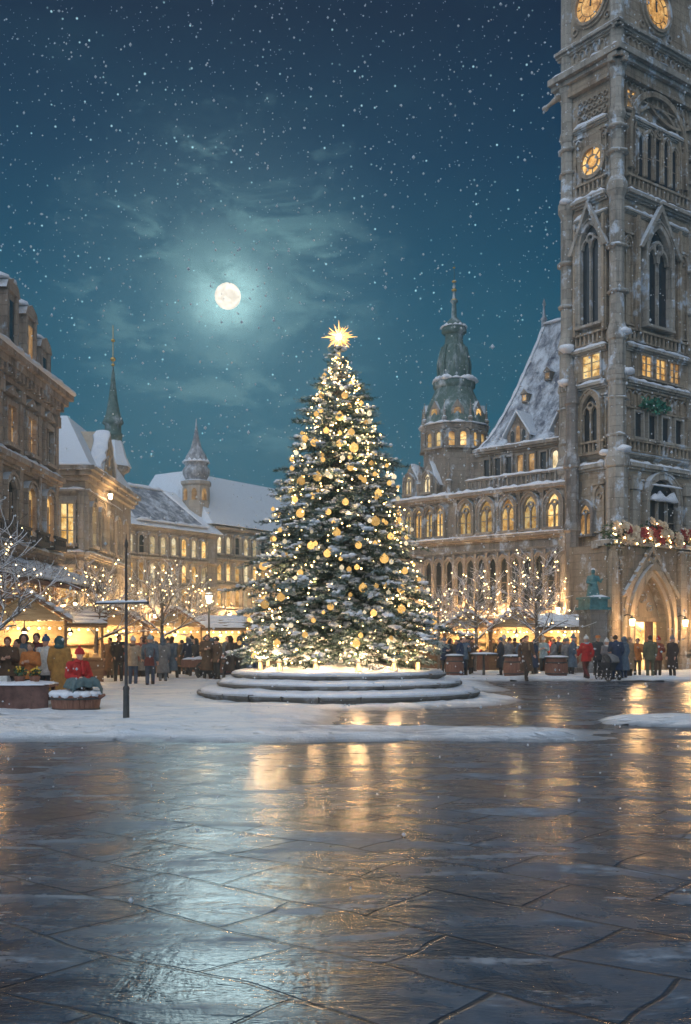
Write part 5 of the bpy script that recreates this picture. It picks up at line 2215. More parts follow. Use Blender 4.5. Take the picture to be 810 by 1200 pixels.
# ------------------------------------------------------------------ market stalls
def stall(X, Y, face, w, label, cloth_c, seed, power=55, h=2.25):
    g = random.Random(seed)
    a = R(face)
    fr = Fr((X, Y), (math.cos(a), math.sin(a)), (math.sin(a), -math.cos(a)))
    root = thing('market_stall', (X, Y, 0), label, 'market stall', 'wooden Christmas market stalls')
    dpt = 1.5
    q = MB()
    q.box(fr, -w / 2, w / 2, .05, h, -dpt, -dpt + .05)
    for s in (-1, 1):
        q.box(fr, s * w / 2 - .025, s * w / 2 + .025, .05, h, -dpt + .051, -.35)
    q.build('wall', WOODP, root)
    q = MB()
    q.box(fr, -w / 2 - .05, w / 2 + .05, .92, .99, -.45, .12)
    o = q.build('counter', WOOD, root)
    q = MB()
    q.box(fr, -w / 2, w / 2, .03, .915, -.06, .04)
    for k in range(int(w / .22)):
        q.box(fr, -w / 2 + .22 * k + .01, -w / 2 + .22 * k + .20, .05, .90, .041, .055)
    q.build('front_board', WOODR if seed % 2 else WOOD, root)
    for s in (-1, 1):
        for d in (.06, -dpt + .02):
            q = MB()
            q.box(fr, s * (w / 2 + .03) - .04, s * (w / 2 + .03) + .04, 0, h, d - .04, d + .04)
            q.build('post', WOOD, root)
    q = MB()
    sd = Fr(fr.o, fr.n, (-fr.u[0], -fr.u[1]))
    q.prism(sd, [(.42, h - .08), (-.72, h + .52), (-dpt - .25, h - .08), (-dpt - .25, h - .16), (-.72, h + .42), (.42, h - .16)], -w / 2 - .2, w / 2 + .2)
    if seed % 3 != 0:
        q = MB()
        hr = w * .34
        q.prism(fr, [(-w / 2 - .22, h - .10), (0, h + hr), (w / 2 + .22, h - .10), (w / 2 + .22, h), (0, h + hr + .11), (-w / 2 - .22, h)][::-1], -dpt - .2, .42)
        gb = MB()
        gb.prism(fr, [(-w / 2, h), (0, h + hr - .06), (w / 2, h)][::-1], -.04, .02)
        gb.build('gable_board', WOODP, root)
    ro = q.build('roof', WOOD, root)
    q = MB()
    if seed % 3 != 0:
        for sgn in (-1, 1):
            for k in range(5):
                f = (k + .5) / 5
                a_ = sgn * (w / 2 + .2) * f
                z_ = h + hr + .10 - (hr + .11) * f
                q.snow(fr.p(a_, z_, -dpt - .2), fr.p(a_, z_, .42), .36, .14, .22, g)
    for d, z in () if seed % 3 != 0 else ((.28, h + .0), (.02, h + .13), (-.24, h + .27), (-.50, h + .40), (-.74, h + .52), (-1.0, h + .38), (-1.3, h + .22)):
        q.snow(fr.p(-w / 2 - .2, z, d), fr.p(w / 2 + .2, z, d), .40, .14, .25, g)
    q.build('snow', SNOW, ro)
    q = MB()
    n = max(3, int(w / .28))
    for k in range(n):
        aa = -w / 2 + w * (k + .5) / n
        q.tube([fr.p(aa - w / n / 2, h - .16, .44), fr.p(aa, h - .22, .44), fr.p(aa + w / n / 2, h - .16, .44)], .006, 3)
    gar = q.build('light_wire', IRON, root)
    pb = None
    for k in range(n):
        aa = -w / 2 + w * (k + .5) / n
        p = Vector(fr.p(aa, h - .25, .44))
        if pb is None:
            b = MB()
            b.ell((0, 0, 0), .035, 7, 5)
            pb = b.build('bulb', BULBW, root, loc=(0, 0, 0))
            o = pb
        else:
            o = link_copy(pb, root)
        o.location = p - Vector((X, Y, 0))
    # goods shelf and hanging lamp
    q = MB()
    q.box(fr, -w / 2 + .06, w / 2 - .06, 1.45, 1.49, -dpt + .052, -dpt + .32)
    sh = q.build('shelf', WOOD, root)
    lp = fr.p(0, h - .35, -.6)
    q = MB()
    q.lathe((lp[0], lp[1], lp[2]), [(.14, 0), (.05, .12), (.02, .14), (.012, .45)], 8)
    q.build('lamp_shade', IRON, root)
    q = MB()
    q.ell((lp[0], lp[1], lp[2] - .02), .06, 8, 6)
    q.build('lamp_bulb', BULBW, root)
    l = bpy.data.lights.new('stall_light', 'POINT')
    l.energy = power * 2.4
    l.color = (1, .64, .28)
    l.shadow_soft_size = .10
    lo = bpy.data.objects.new('stall_light', l)
    COL.objects.link(lo)
    lo.parent = root
    lo.location = Vector((lp[0] - X, lp[1] - Y, lp[2] - .16))
    # goods, each kind one heap of wares that only the lamp inside shows
    for k in range(int(w / .30)):
        aa = -w / 2 + .2 + .30 * k
        kind = g.randrange(3)
        c = fr.p(aa, .99, -.2)
        q = MB()
        if kind == 0:
            q.lathe((c[0], c[1], .99), [(.06, 0), (.07, .02), (.07, .14), (.05, .17), (.05, .20)], 8)
            tag(q.build('jar', GOLD, loc=c), 'gold lidded jar for sale on a market stall counter', 'jar', 'jars on the stall counters')
        elif kind == 1:
            q.box(Fr(c[:2], fr.u, fr.n), -.11, .11, .992, 1.10, -.09, .09)
            q.ell((c[0], c[1], 1.12), (.10, .08, .06), 8, 5)
            tag(q.build('bread_basket', WOODP, loc=c), 'small basket of bread for sale on a market stall counter', 'basket', 'baskets on the stall counters')
        else:
            q.ell((c[0], c[1], 1.075), (.085, .085, .085), 10, 6)
            q.ell((c[0], c[1], 1.15), (.025, .025, .03), 6, 4)
            tag(q.build('ornament', REDF, loc=c), 'red ball ornament for sale on a market stall counter', 'ornament', 'ornaments on the stall counters')


stall(px(548, 50.5), 50.5, -4, 2.1, 'wooden market stall beside the Christmas tree behind the seated drinkers', 0, 1, 70)
stall(px(606, 49.5), 49.5, -8, 2.4, 'wide glowing market stall behind the broad bare tree', 0, 2, 80)
stall(px(662, 48.6), 48.6, -10, 2.2, 'glowing market stall beside the tower behind the red jackets', 0, 3, 75)
stall(px(497, 54.0), 54.0, -2, 2.0, 'market stall peeping out behind the Christmas tree near the town hall', 0, 4, 60)
stall(px(28, 31.0), 31.0, 16, 2.4, 'market stall behind the crowd at the snowy table', 0, 5, 70)
stall(px(82, 36.5), 36.5, 14, 2.2, 'market stall behind the person in the mustard coat', 0, 6, 75)
stall(px(136, 43.0), 43.0, 12, 2.2, 'market stall behind the tall lamp pole', 0, 7, 75)
stall(px(205, 48.0), 48.0, 8, 2.4, 'market stall with snowy roof behind the couple in brown and blue', 0, 8, 80)
stall(px(258, 52.0), 52.0, 5, 2.2, 'market stall beside the street lamp behind the handcart', 0, 9, 80)
stall(px(305, 56.0), 56.0, 0, 2.2, 'market stall close behind the stone platform steps', 0, 10, 70)


# ------------------------------------------------------------------ poles and lamps
def lamp_pole():
    Y = gy(848)
    X = px(148, Y)
    root = thing('flag_pole', (X, Y, 0), 'slender dark iron pole with a snowy crossbar standing alone in the snow', 'pole')
    q = MB()
    q.lathe((X, Y, 0), [(.085, -.03), (.080, .04), (.066, .08), (.060, .66), (.070, .69), (.062, .73), (.036, .76)], 10)
    q.build('base', IRON, root)
    q = MB()
    q.lathe((X, Y, 0), [(.034, .74), (.030, 2.4), (.022, 3.5), (.035, 3.52), (.040, 3.58), (.012, 3.68), (.006, 3.78)], 8)
    q.build('shaft', IRON, root)
    q = MB()
    q.tube([(X - .60, Y, 2.39), (X + .43, Y, 2.41)], .020, 6)
    q.ell((X - .60, Y, 2.39), .034, 8, 6)
    q.ell((X + .43, Y, 2.41), .034, 8, 6)
    o = q.build('crossbar', IRON, root)
    q = MB()
    q.snow((X - .60, Y, 2.41), (X + .42, Y, 2.43), .06, .045, .06)
    q.build('snow', SNOW, o)


lamp_pole()


def street_lamp():
    Y = 47.0
    X = px(245, Y)
    root = thing('street_lamp', (X, Y, 0), 'old fashioned street lamp with a pale lantern beside the handcart', 'street lamp')
    q = MB()
    q.lathe((X, Y, 0), [(.13, 0), (.13, .1), (.09, .15), (.085, .7), (.05, .8), (.042, 3.2), (.07, 3.25), (.04, 3.3)], 10)
    q.build('pole', IRON, root)
    q = MB()
    q.lathe((X, Y, 3.3), [(.09, 0), (.16, .36)], 6, False)
    q.build('lantern_glass', BULBW, root)
    q = MB()
    q.lathe((X, Y, 3.665), [(.21, 0), (.06, .18), (.03, .2), (.01, .34)], 6)
    o = q.build('cap', IRON, root)
    q = MB()
    q.ell((X, Y, 3.76), (.18, .18, .07), 8, 5, .15)
    q.build('snow', SNOW, o)
    l = bpy.data.lights.new('street_light', 'POINT')
    l.energy = 60
    l.color = (1, .78, .48)
    l.shadow_soft_size = .2
    lo = bpy.data.objects.new('street_light', l)
    COL.objects.link(lo)
    lo.parent = root
    lo.location = (0, -.3, 3.4)


street_lamp()


# ------------------------------------------------------------------ planter seat, market table, handcart, cafe tables
def planter_seat():
    Y = 23.0
    X = px(89, Y)
    root = thing('planter', (X, Y, 0), 'round red brown wooden planter capped with snow under the seated person', 'planter')
    n = 26
    for k, (z0, z1, r0, r1) in enumerate(((0.02, .44, .50, .57), )):
        q = MB()
        for i in range(n):
            a0, a1 = 2 * math.pi * (i + .04) / n, 2 * math.pi * (i + .96) / n
            ps = []
            for z, r in ((z0, r0), (z1 + .05 * (i % 3) * .1, r1)):
                for rr, a in ((r, a0), (r, a1), (r - .05, a1), (r - .05, a0)):
                    ps.append((X + rr * math.cos(a) * 1.0, Y + rr * math.sin(a) * .9, z))
            q.hexa(ps)
        q.lathe((X, Y, .05), [(r0 - .06, 0), (r1 - .06, .33)], 24, True, 0, 1, .9)
        q.build('staves', WOODR, root)
    for z, r in ((.10, .525), (.34, .563)):
        q = MB()
        q.lathe((X, Y, z), [(r, 0), (r + .012, .0), (r + .012, .04), (r, .04)], 32, True, 0, 1, .9)
        q.build('hoop', IRON, root)
    q = MB()
    q.caps((X + .52, Y - .1, .36), (X + .66, Y - .12, .43), .045, .035, 8)
    q.build('handle', WOODR, root)
    g = random.Random(3)
    q = MB()
    q.ell((X, Y, .46), (.58, .53, .10), 22, 8, .07, rg=g)
    for k in range(14):
        t = 2 * math.pi * k / 14
        q.ell((X + .47 * math.cos(t), Y + .42 * math.sin(t), .45), (.14, .14, .085), 8, 6, .2, rg=g)
    q.build('snow', SNOW, root)


planter_seat()


def market_table():
    Y = 23.6
    x0, x1 = -10.2, px(62, Y)
    X = (x0 + x1) / 2
    fr = Fr((X, Y), (1, -.02), (.02, -1))
    hw = (x1 - x0) / 2
    root = thing('market_table', (X, Y, 0), 'long low market table with red brown cloth and snow on top', 'table')
    q = MB()
    q.box(fr, -hw, hw, .58, .64, -.55, .35)
    q.build('tabletop', WOODR, root)
    for a in (-hw + .1, 0, hw - .1):
        for d in (-.45, .25):
            q = MB()
            q.box(fr, a - .04, a + .04, 0, .578, d - .04, d + .04)
            q.build('leg', WOODR, root)
    # hanging cloth with folds
    q = MB()
    n = 120
    vs = []
    for i in range(n + 1):
        a = -hw - .01 + (2 * hw + .02) * i / n
        f = .035 * math.sin(a * 9) + .02 * math.sin(a * 23 + 1)
        vs += [fr.p(a, .65, .355), fr.p(a, .36, .37 + f * .6), fr.p(a, .09 + .02 * math.sin(a * 5), .38 + f)]
    fs = []
    for i in range(n):
        for j in range(2):
            fs.append((i * 3 + j, i * 3 + j + 1, i * 3 + j + 4, i * 3 + j + 3))
    q.add(vs, fs, True)
    q.build('cloth', plain('table_cloth', (.070, .038, .034), (.17, .095, .08), .9, 3.2, .4), root)
    q = MB()
    g = random.Random(2)
    q.snow(fr.p(-hw, .64, .12), fr.p(hw, .64, .12), .52, .07, .15, g)
    q.snow(fr.p(-hw, .64, -.3), fr.p(hw, .64, -.3), .55, .09, .15, g)
    q.build('snow', SNOW, root)
    # wares on and before the table
    for k, (a, lab, c) in enumerate(((hw - 1.55, 'pale blue', CL['ice']), (hw - 1.15, 'white', CL['white']), (hw - 2.0, 'navy blue', CL['navy']))):
        q = MB()
        for j in range(3):
            q.box(Fr(fr.p(a, 0, 0)[:2], (1, .1 * (j - 1)), (.1 * (j - 1), -1)), -.15 + .01 * j, .15 - .01 * j, .70 + .045 * j, .742 + .045 * j, -.12, .12)
        tag(q.build('folded_cloth', c, loc=fr.p(a, .7, 0)), 'pile of folded %s cloth on the snowy market table' % lab, 'cloth')
    for k, (a, lab) in enumerate(((hw - .45, 'nearest the planter'), (hw - .80, 'between the mustard coat and the white cloth'))):
        q = MB()
        c = fr.p(a, .70, -.15)
        q.lathe(c, [(.10, 0), (.13, .10), (.12, .12)], 12)
        o = thing('flower_pot', c, 'potted yellow plant on the market table ' + lab, 'plant pot')
        q.build('pot', WOODR, o)
        q = MB()
        for i in range(60):
            b = Vector(c) + Vector((g.gauss(0, .06), g.gauss(0, .06), .12 + g.random() * .16))
            dv = Vector((g.gauss(0, 1), g.gauss(0, 1), g.gauss(.6, .7))).normalized() * .10
            sv = dv.cross(Vector((g.gauss(0, 1), g.gauss(0, 1), g.gauss(0, 1)))).normalized() * .03
            q.add([b, b + dv * .5 + sv, b + dv, b + dv * .5 - sv], [(0, 1, 2, 3)])
        q.build('leaves', LEAF, o)
        q = MB()
        for i in range(14):
            q.ell(Vector(c) + Vector((g.gauss(0, .08), g.gauss(0, .08), .20 + g.random() * .14)), .025, 6, 4)
        q.build('blossoms', plain('yellow_petal%d' % k, (.75, .45, .04), (.8, .6, .1), .6, 5, 0), o)
    a = -hw + .62
    c = fr.p(hw - 1.52, 0, .62)
    o = thing('flower_basket', c, 'basket of bright yellow flowers on the ground before the market table', 'basket')
    q = MB()
    q.lathe(c, [(.12, 0), (.16, .16), (.17, .17), (.15, .17)], 12)
    q.build('basket', WOOD, o)
    q = MB()
    for i in range(26):
        q.ell(Vector(c) + Vector((g.gauss(0, .10), g.gauss(0, .08), .18 + abs(g.gauss(0, .09)))), (.04, .04, .03), 6, 4, .2, rg=g)
    q.build('blossoms', plain('yellow_petal9', (.80, .50, .04), (.85, .62, .1), .6, 5, 0), o)


market_table()


def wheel(mb, c, r, ax, w=.05):
    """spoked wheel with axis ax in the ground plane"""
    ax = Vector(ax).normalized()
    e1 = Vector((0, 0, 1))
    e2 = ax.cross(e1)
    n = 18
    vs, fs = [], []
    for k in range(n):
        t = 2 * math.pi * k / n
        rad = e1 * math.cos(t) + e2 * math.sin(t)
        for rr, s in ((r, -1), (r, 1), (r * .84, 1), (r * .84, -1)):
            vs.append(Vector(c) + rad * rr + ax * (w * .5 * s))
    for k in range(n):
        k2 = (k + 1) % n
        for j in range(4):
            j2 = (j + 1) % 4
            fs.append((k * 4 + j, k * 4 + j2, k2 * 4 + j2, k2 * 4 + j))
    mb.add(vs, fs)
    for k in range(8):
        t = 2 * math.pi * k / 8
        mb.tube([c, Vector(c) + (e1 * math.cos(t) + e2 * math.sin(t)) * r * .86], .014, 4)
    mb.tube([Vector(c) - ax * w, Vector(c) + ax * w], .05, 8)


def handcart():
    Y = 41.0
    X = px(238, Y)
    root = thing('handcart', (X, Y, 0), 'dark wooden handcart with snow on its load standing by the platform steps', 'handcart')
    fr = Fr((X, Y), (1, .1), (.1, -1))
    q = MB()
    q.box(fr, -.85, .75, .55, .62, -.42, .42)
    for d in (-.42, .38):
        q.box(fr, -.85, .75, .62, .86, d, d + .04)
    for a in (-.85, .71):
        q.box(fr, a, a + .04, .62, .86, -.379, .379)
    q.build('body', WOODR, root)
    for d in (-.52, .52):
        q = MB()
        wheel(q, fr.p(.1, .40, d), .40, (*fr.n, 0))
        q.build('wheel', IRON, root)
    for d in (-.3, .3):
        q = MB()
        q.tube([fr.p(-.85, .58, d), fr.p(-1.6, .72, d)], .025, 6)
        q.build('shaft', WOOD, root)
    q = MB()
    q.snow(fr.p(-.8, .84, 0), fr.p(.7, .84, 0), .74, .14, .2)
    q.build('snow', SNOW, root)


handcart()


def cafe_table(x, Y, r, h, label, dark, pedestal=True):
    X = px(x, Y)
    root = thing('cafe_table', (X, Y, 0), label, 'table')
    q = MB()
    q.lathe((X, Y, h - .05), [(r - .02, 0), (r, .02), (r, .05)], 18)
    q.build('tabletop', dark, root)
    q = MB()
    if pedestal:
        q.lathe((X, Y, 0), [(.26, 0), (.26, .03), (.06, .08), (.045, h - .06), (.12, h - .052)], 10)
        q.build('pedestal', IRON, root)
    else:
        n = 16
        q.lathe((X, Y, 0), [(r * .80, .0), (r * .94, h * .32), (r * .94, h * .62), (r * .82, h - .052)], n)
        q.build('barrel', WOODR, root)
        for z, f in ((h * .2, .905), (h * .72, .915)):
            k = MB()
            k.lathe((X, Y, z), [(r * f, 0), (r * f + .012, 0), (r * f + .012, .05), (r * f, .05)], 18)
            k.build('hoop', IRON, root)
    q = MB()
    q.ell((X, Y, h + .01), (r * .97, r * .97, .07), 16, 6, .08)
    q.build('snow', SNOW, root)


cafe_table(567, 44.5, .62, 1.02, 'tall pedestal table with a thick snow top by the pale bare tree', IRON)
cafe_table(533, 44.5, .42, .95, 'barrel table before the drinkers next to the platform steps', IRON, False)
cafe_table(603, 43.2, .50, .95, 'dark barrel table behind the walker in the spread brown coat', IRON, False)
cafe_table(652, 43.6, .52, .90, 'dark barrel table in front of the three red jackets', IRON, False)
cafe_table(261, 44.0, .45, .85, 'barrel table beside the street lamp near the steps', IRON, False)


# ------------------------------------------------------------------ people
def figure(pose, long_coat):
    """meshes of one standing, walking or sitting adult facing -Y, feet at z = 0"""
    P = dict(pel=(0, 0, .93), chest=(0, .0, 1.27), neck=(0, .0, 1.46), head=(0, -.015, 1.605),
             sh=[(-.19, 0, 1.40), (.19, 0, 1.40)], el=[(-.245, .03, 1.13), (.245, .03, 1.13)], wr=[(-.235, -.06, .90), (.235, -.06, .90)],
             hip=[(-.09, 0, .90), (.09, 0, .90)], kn=[(-.10, -.02, .49), (.10, -.02, .49)], an=[(-.105, .02, .08), (.105, .02, .08)], toe=-.16)
    if pose == 'walk':
        P['kn'] = [(-.09, -.17, .50), (.09, .01, .47)]
        P['an'] = [(-.09, -.22, .08), (.09, .30, .14)]
        P['el'] = [(-.24, .12, 1.15), (.24, -.06, 1.14)]
        P['wr'] = [(-.25, .08, .92), (.23, -.24, .98)]
    if pose == 'hold':
        P['el'] = [(-.25, -.02, 1.14), (.24, .0, 1.14)]
        P['wr'] = [(-.10, -.27, 1.17), (.10, -.27, 1.20)]
    if pose == 'talk':
        P['el'] = [(-.27, .03, 1.14), (.25, -.04, 1.14)]
        P['wr'] = [(-.17, -.06, .95), (.14, -.30, 1.28)]
        P['head'] = (.02, -.03, 1.60)
    if pose == 'sit':
        P['pel'] = (0, .02, .50)
        P['chest'] = (0, -.01, .84)
        P['neck'] = (0, -.03, 1.03)
        P['head'] = (.02, -.07, 1.17)
        P['sh'] = [(-.19, -.01, .97), (.19, -.01, .97)]
        P['el'] = [(-.27, -.06, .72), (.27, -.06, .72)]
        P['wr'] = [(-.10, -.28, .66), (.10, -.29, .64)]
        P['hip'] = [(-.10, 0, .48), (.10, 0, .48)]
        P['kn'] = [(-.27, -.30, .56), (.27, -.30, .55)]
        P['an'] = [(.10, -.34, .47), (-.10, -.40, .47)]
    body = MB()
    V_ = Vector
    pel, chest, neck, head = (V_(P[k]) for k in ('pel', 'chest', 'neck', 'head'))
    body.ell(pel, (.16, .12, .14), 12, 8)
    body.caps(pel, chest, .125, .135, 10)
    body.ell(chest, (.17, .12, .18), 12, 8)
    body.caps(chest + V_((0, 0, .1)), head, .062, .055, 10)
    body.ell(head, (.078, .098, .115), 14, 10)
    body.ell(head + V_((0, -.055, -.06)), (.048, .045, .05), 10, 8)
    body.caps(head + V_((0, -.092, .02)), head + V_((0, -.112, -.022)), .012, .017, 8)
    body.ell(head + V_((0, -.096, -.062)), (.026, .014, .012), 8, 6)
    for s in (-1, 1):
        body.ell(head + V_((s * .080, .005, -.005)), (.014, .022, .032), 8, 6)
    for i, s in ((0, -1), (1, 1)):
        sh, el, wr = V_(P['sh'][i]), V_(P['el'][i]), V_(P['wr'][i])
        body.caps(chest + V_((s * .08, 0, .1)), sh, .075, .062, 8)
        body.caps(sh, el, .058, .043, 8)
        body.caps(el, wr, .043, .029, 8)
        d = (wr - el).normalized()
        d = (d + V_((0, -.25 if pose != 'hold' else 0, 0))).normalized()
        side = d.cross(V_((0, 1, 0)))
        if side.length < .2:
            side = V_((1, 0, 0))
        side.normalize()
        nrm = side.cross(d)
        pc = wr + d * .05
        body.caps(wr, pc + d * .03, .028, .036, 8)
        for f_, (o_, ln) in enumerate(((-.030, .062), (-.010, .074), (.010, .070), (.030, .054))):
            b0 = pc + d * .045 + side * o_
            b1 = b0 + (d + nrm * .25).normalized() * ln * .55
            b2 = b1 + (d * .6 + nrm * .8).normalized() * ln * .45
            body.caps(b0, b1, .0105, .0095, 6)
            body.caps(b1, b2, .0095, .008, 6)
        th0 = wr + d * .02 - side * s * .02
        body.caps(th0, th0 - side * s * .035 + d * .03, .013, .011, 6)
        body.caps(th0 - side * s * .035 + d * .03, th0 - side * s * .03 + d * .06 + nrm * .015, .011, .009, 6)
        hp, kn, an = V_(P['hip'][i]), V_(P['kn'][i]), V_(P['an'][i])
        body.caps(hp, kn, .080, .052, 8)
        body.caps(kn, an, .052, .036, 8)
        body.caps(an, an + V_((0, -.13, -.035)), .038, .03, 8)
    tr = MB()
    for i in (0, 1):
        hp, kn, an = V_(P['hip'][i]), V_(P['kn'][i]), V_(P['an'][i])
        tr.caps(hp, kn, .100, .073, 10)
        tr.caps(kn, an + V_((0, 0, .05)), .073, .062, 10)
    tr.ell(pel + V_((0, 0, -.02)), (.175, .135, .15), 12, 8)
    bt = []
    for i in (0, 1):
        b = MB()
        an, kn = V_(P['an'][i]), V_(P['kn'][i])
        b.caps(an + (kn - an) * .30, an, .066, .056, 10)
        b.caps(an + V_((0, .01, -.025)), an + V_((0, P['toe'], -.035)), .055, .043, 10)
        bt.append(b)
    co = MB()
    co.ell(chest + V_((0, 0, .0)), (.215, .160, .215), 14, 10)
    co.caps(pel + V_((0, 0, .06)), chest, .168, .172, 12)
    co.ell(pel + V_((0, 0, .02)), (.205, .165, .15), 14, 8)
    co.caps(neck + V_((0, 0, -.03)), neck + V_((0, 0, .012)), .095, .082, 10)
    for i, s in ((0, -1), (1, 1)):
        sh, el, wr = V_(P['sh'][i]), V_(P['el'][i]), V_(P['wr'][i])
        co.caps(chest + V_((s * .10, 0, .11)), sh, .105, .088, 10)
        co.caps(sh, el, .086, .070, 10)
        co.caps(el, wr - (wr - el) * .08, .070, .056, 10)
    if long_coat:
        zb = .38
        co.lathe((0, .01, 0), [(.265, zb), (.24, .62), (.20, .88), (.17, 1.05)], 16, True, 0, 1, .82)
    elif pose != 'sit':
        co.lathe((0, .0, 0), [(.225, .74), (.21, .88), (.18, 1.02)], 16, True, 0, 1, .80)
    d = dict(P=P, body=bake(body, .0125, 1, 'body'), trousers=bake(tr, .022, 2, 'trousers'), coat=bake(co, .020, 2, 'coat'),
             boots=[bake(b, .016, 1, 'boot') for b in bt], head=head, neck=neck, wr=[V_(q) for q in P['wr']])
    return d


FIG = {}


def fig(pose, long_coat):
    k = (pose, long_coat)
    if k not in FIG:
        f = figure(pose, long_coat)
        h = f['head']
        m = {}
        q = MB()      # short hair
        q.ell(h + Vector((0, .018, .030)), (.094, .100, .105), 14, 10)
        m['hair'] = q
        q = MB()      # long hair
        q.ell(h + Vector((0, .020, .030)), (.095, .100, .105), 14, 10)
        q.ell(h + Vector((0, .062, -.09)), (.090, .060, .14), 12, 8)
        m['long_hair'] = q
        q = MB()      # knitted hat
        q.lathe(h + Vector((0, .012, .028)), [(.100, 0), (.108, .005), (.108, .045), (.098, .05), (.094, .085), (.070, .125), (.030, .148), (.004, .152)], 14, True, 0, 1, 1.08)
        q.ell(h + Vector((0, .012, .195)), .036, 8, 6, .12)
        m['hat'] = q
        q = MB()      # hood
        q.ell(h + Vector((0, .040, .012)), (.125, .115, .145), 14, 10)
        q.ell(h + Vector((0, .070, -.11)), (.13, .08, .08), 12, 8)
        m['hood'] = q
        q = MB()      # brimmed hat
        q.lathe(h + Vector((0, .01, .055)), [(.165, .0), (.168, .010), (.105, .018), (.098, .09), (.075, .108), (.004, .112)], 16)
        m['brimmed_hat'] = q
        q = MB()      # scarf
        n = f['neck']
        q.lathe(n + Vector((0, -.005, -.035)), [(.085, 0), (.112, .015), (.116, .045), (.100, .075), (.080, .08)], 14)
        q.caps(n + Vector((.05, -.12, 0)), n + Vector((.06, -.175, -.26)), .032, .038, 8)
        m['scarf'] = q
        q = MB()
        q.ell((0, 0, 0), .0095, 8, 6)
        m['eye'] = q
        f['x'] = {}
        for k2, mbx in m.items():
            me = bpy.data.meshes.new(k2)
            me.from_pydata(mbx.v, [], mbx.f)
            me.polygons.foreach_set('use_smooth', [True] * len(mbx.f))
            f['x'][k2] = me
        for me in [f['body'], f['trousers'], f['coat'], *f['boots'], *f['x'].values()]:
            if not me.materials:
                me.materials.append(SKIN)
        FIG[k] = f
    return FIG[k]


def person(x, yfeet, face, pose, coat, label, trousers='charcoal', top='hair', topc='hair', scale=1.0, scarf=None, bag=None, loc=None, long_coat=False):
    if loc is None:
        Y = gy(yfeet)
        loc = (px(x, Y), Y, 0.03 if snow_amount(px(x, Y), Y) > .3 else 0.0)
    f = fig(pose, long_coat)
    root = thing('person', loc, label, 'person')
    root.rotation_euler = (0, 0, R(face))
    root.scale = (scale,) * 3
    def part(name, me, mat, pos=None):
        o = bpy.data.objects.new(name, me)
        COL.objects.link(o)
        o.parent = root
        if pos is not None:
            o.location = pos
        o.material_slots[0].link = 'OBJECT'
        o.material_slots[0].material = mat
        return o
    part('body', f['body'], SKIN)
    part('trousers', f['trousers'], CL[trousers])
    part('coat', f['coat'], CL[coat])
    for b in f['boots']:
        part('boot', b, CL['darkbrown'])
    part('hair' if top in ('hair', 'long_hair') else top, f['x'][top], CL[topc])
    if top not in ('hair', 'long_hair'):
        pass
    for s in (-1, 1):
        part('eye', f['x']['eye'], EYE, f['head'] + Vector((s * .034, -.088, .012)))
    if scarf:
        part('scarf', f['x']['scarf'], CL[scarf])
    return root


def carry(pr, name, label, cat, mat, dx, dy, z, size):
    """something held or worn that is a thing of its own"""
    M = Matrix.Rotation(pr.rotation_euler.z, 4, 'Z')
    c = Vector(pr.location) + M @ Vector((dx, dy, z))
    q = MB()
    ax = M @ Vector((1, 0, 0))
    ay = M @ Vector((0, 1, 0))
    fr = Fr((c.x, c.y), (ax.x, ax.y), (-ay.x, -ay.y))
    w, h, d = size
    q.frust(fr, -w / 2, w / 2, c.z - h / 2, c.z + h * .30, -d / 2, d / 2, .015, .01)
    q.frust(fr, -w / 2 + .015, w / 2 - .015, c.z + h * .30, c.z + h / 2, -d / 2 + .01, d / 2 - .01, .05, .03)
    for s in (-1, 1):
        q.tube([fr.p(s * w * .22, c.z + h * .45, 0), fr.p(s * w * .16, c.z + h * .75, 0), fr.p(0, c.z + h * .85, 0)], .010, 5)
    tag(q.build(name, mat, loc=c), label, cat)


# right side, nearest the tower first
p_ = person(687, 797.5, 200, 'walk', 'red', 'person in a bright red jacket and white hat walking past the monument', 'maroon', 'hat', 'white', 1.0, 'ice')
person(700, 795, 15, 'talk', 'charcoal', 'person in a dark coat and orange hat before the monument pedestal', 'black', 'brimmed_hat', 'orange', 1.02)
pg = person(711, 797, 20, 'hold', 'grey', 'person in a grey jacket and white hat behind the pushchair', 'charcoal', 'hat', 'white', .93, 'white')
person(722, 798, 170, 'talk', 'navy', 'tall person in a long navy coat beside the pushchair', 'navy', 'hair', 'hair', 1.04, long_coat=True)
person(731, 797.5, 215, 'stand', 'slate', 'person in a long blue grey coat next to the tall navy coat', 'navy', 'hood', 'slate', 1.0, long_coat=True)
person(738, 795.5, 40, 'stand', 'tan', 'person in a long tan coat with fair hair near the porch', 'darkbrown', 'long_hair', 'blond', 1.0, long_coat=True)
person(747, 794, 330, 'talk', 'orange', 'person in an orange jacket in front of the tower doorway', 'brown', 'hair', 'hair', .97)
pq = person(762, 796, 185, 'stand', 'olive', 'person in olive coat and trousers seen from behind before the tower doors', 'olive', 'hair', 'hair', 1.03)
person(771, 794.5, 10, 'talk', 'rust', 'person in a rust jacket facing the olive coat', 'brown', 'hat', 'red', .98)
person(788, 795, 300, 'stand', 'darkbrown', 'person in a dark brown coat at the outer edge of the porch', 'black', 'hat', 'grey', 1.0, long_coat=True)
# walker in the spread coat
person(617, 798, 10, 'walk', 'brown', 'person in a wide brown coat striding alone towards the wet paving', 'darkbrown', 'hair', 'hair', 1.05, 'tan', long_coat=True)
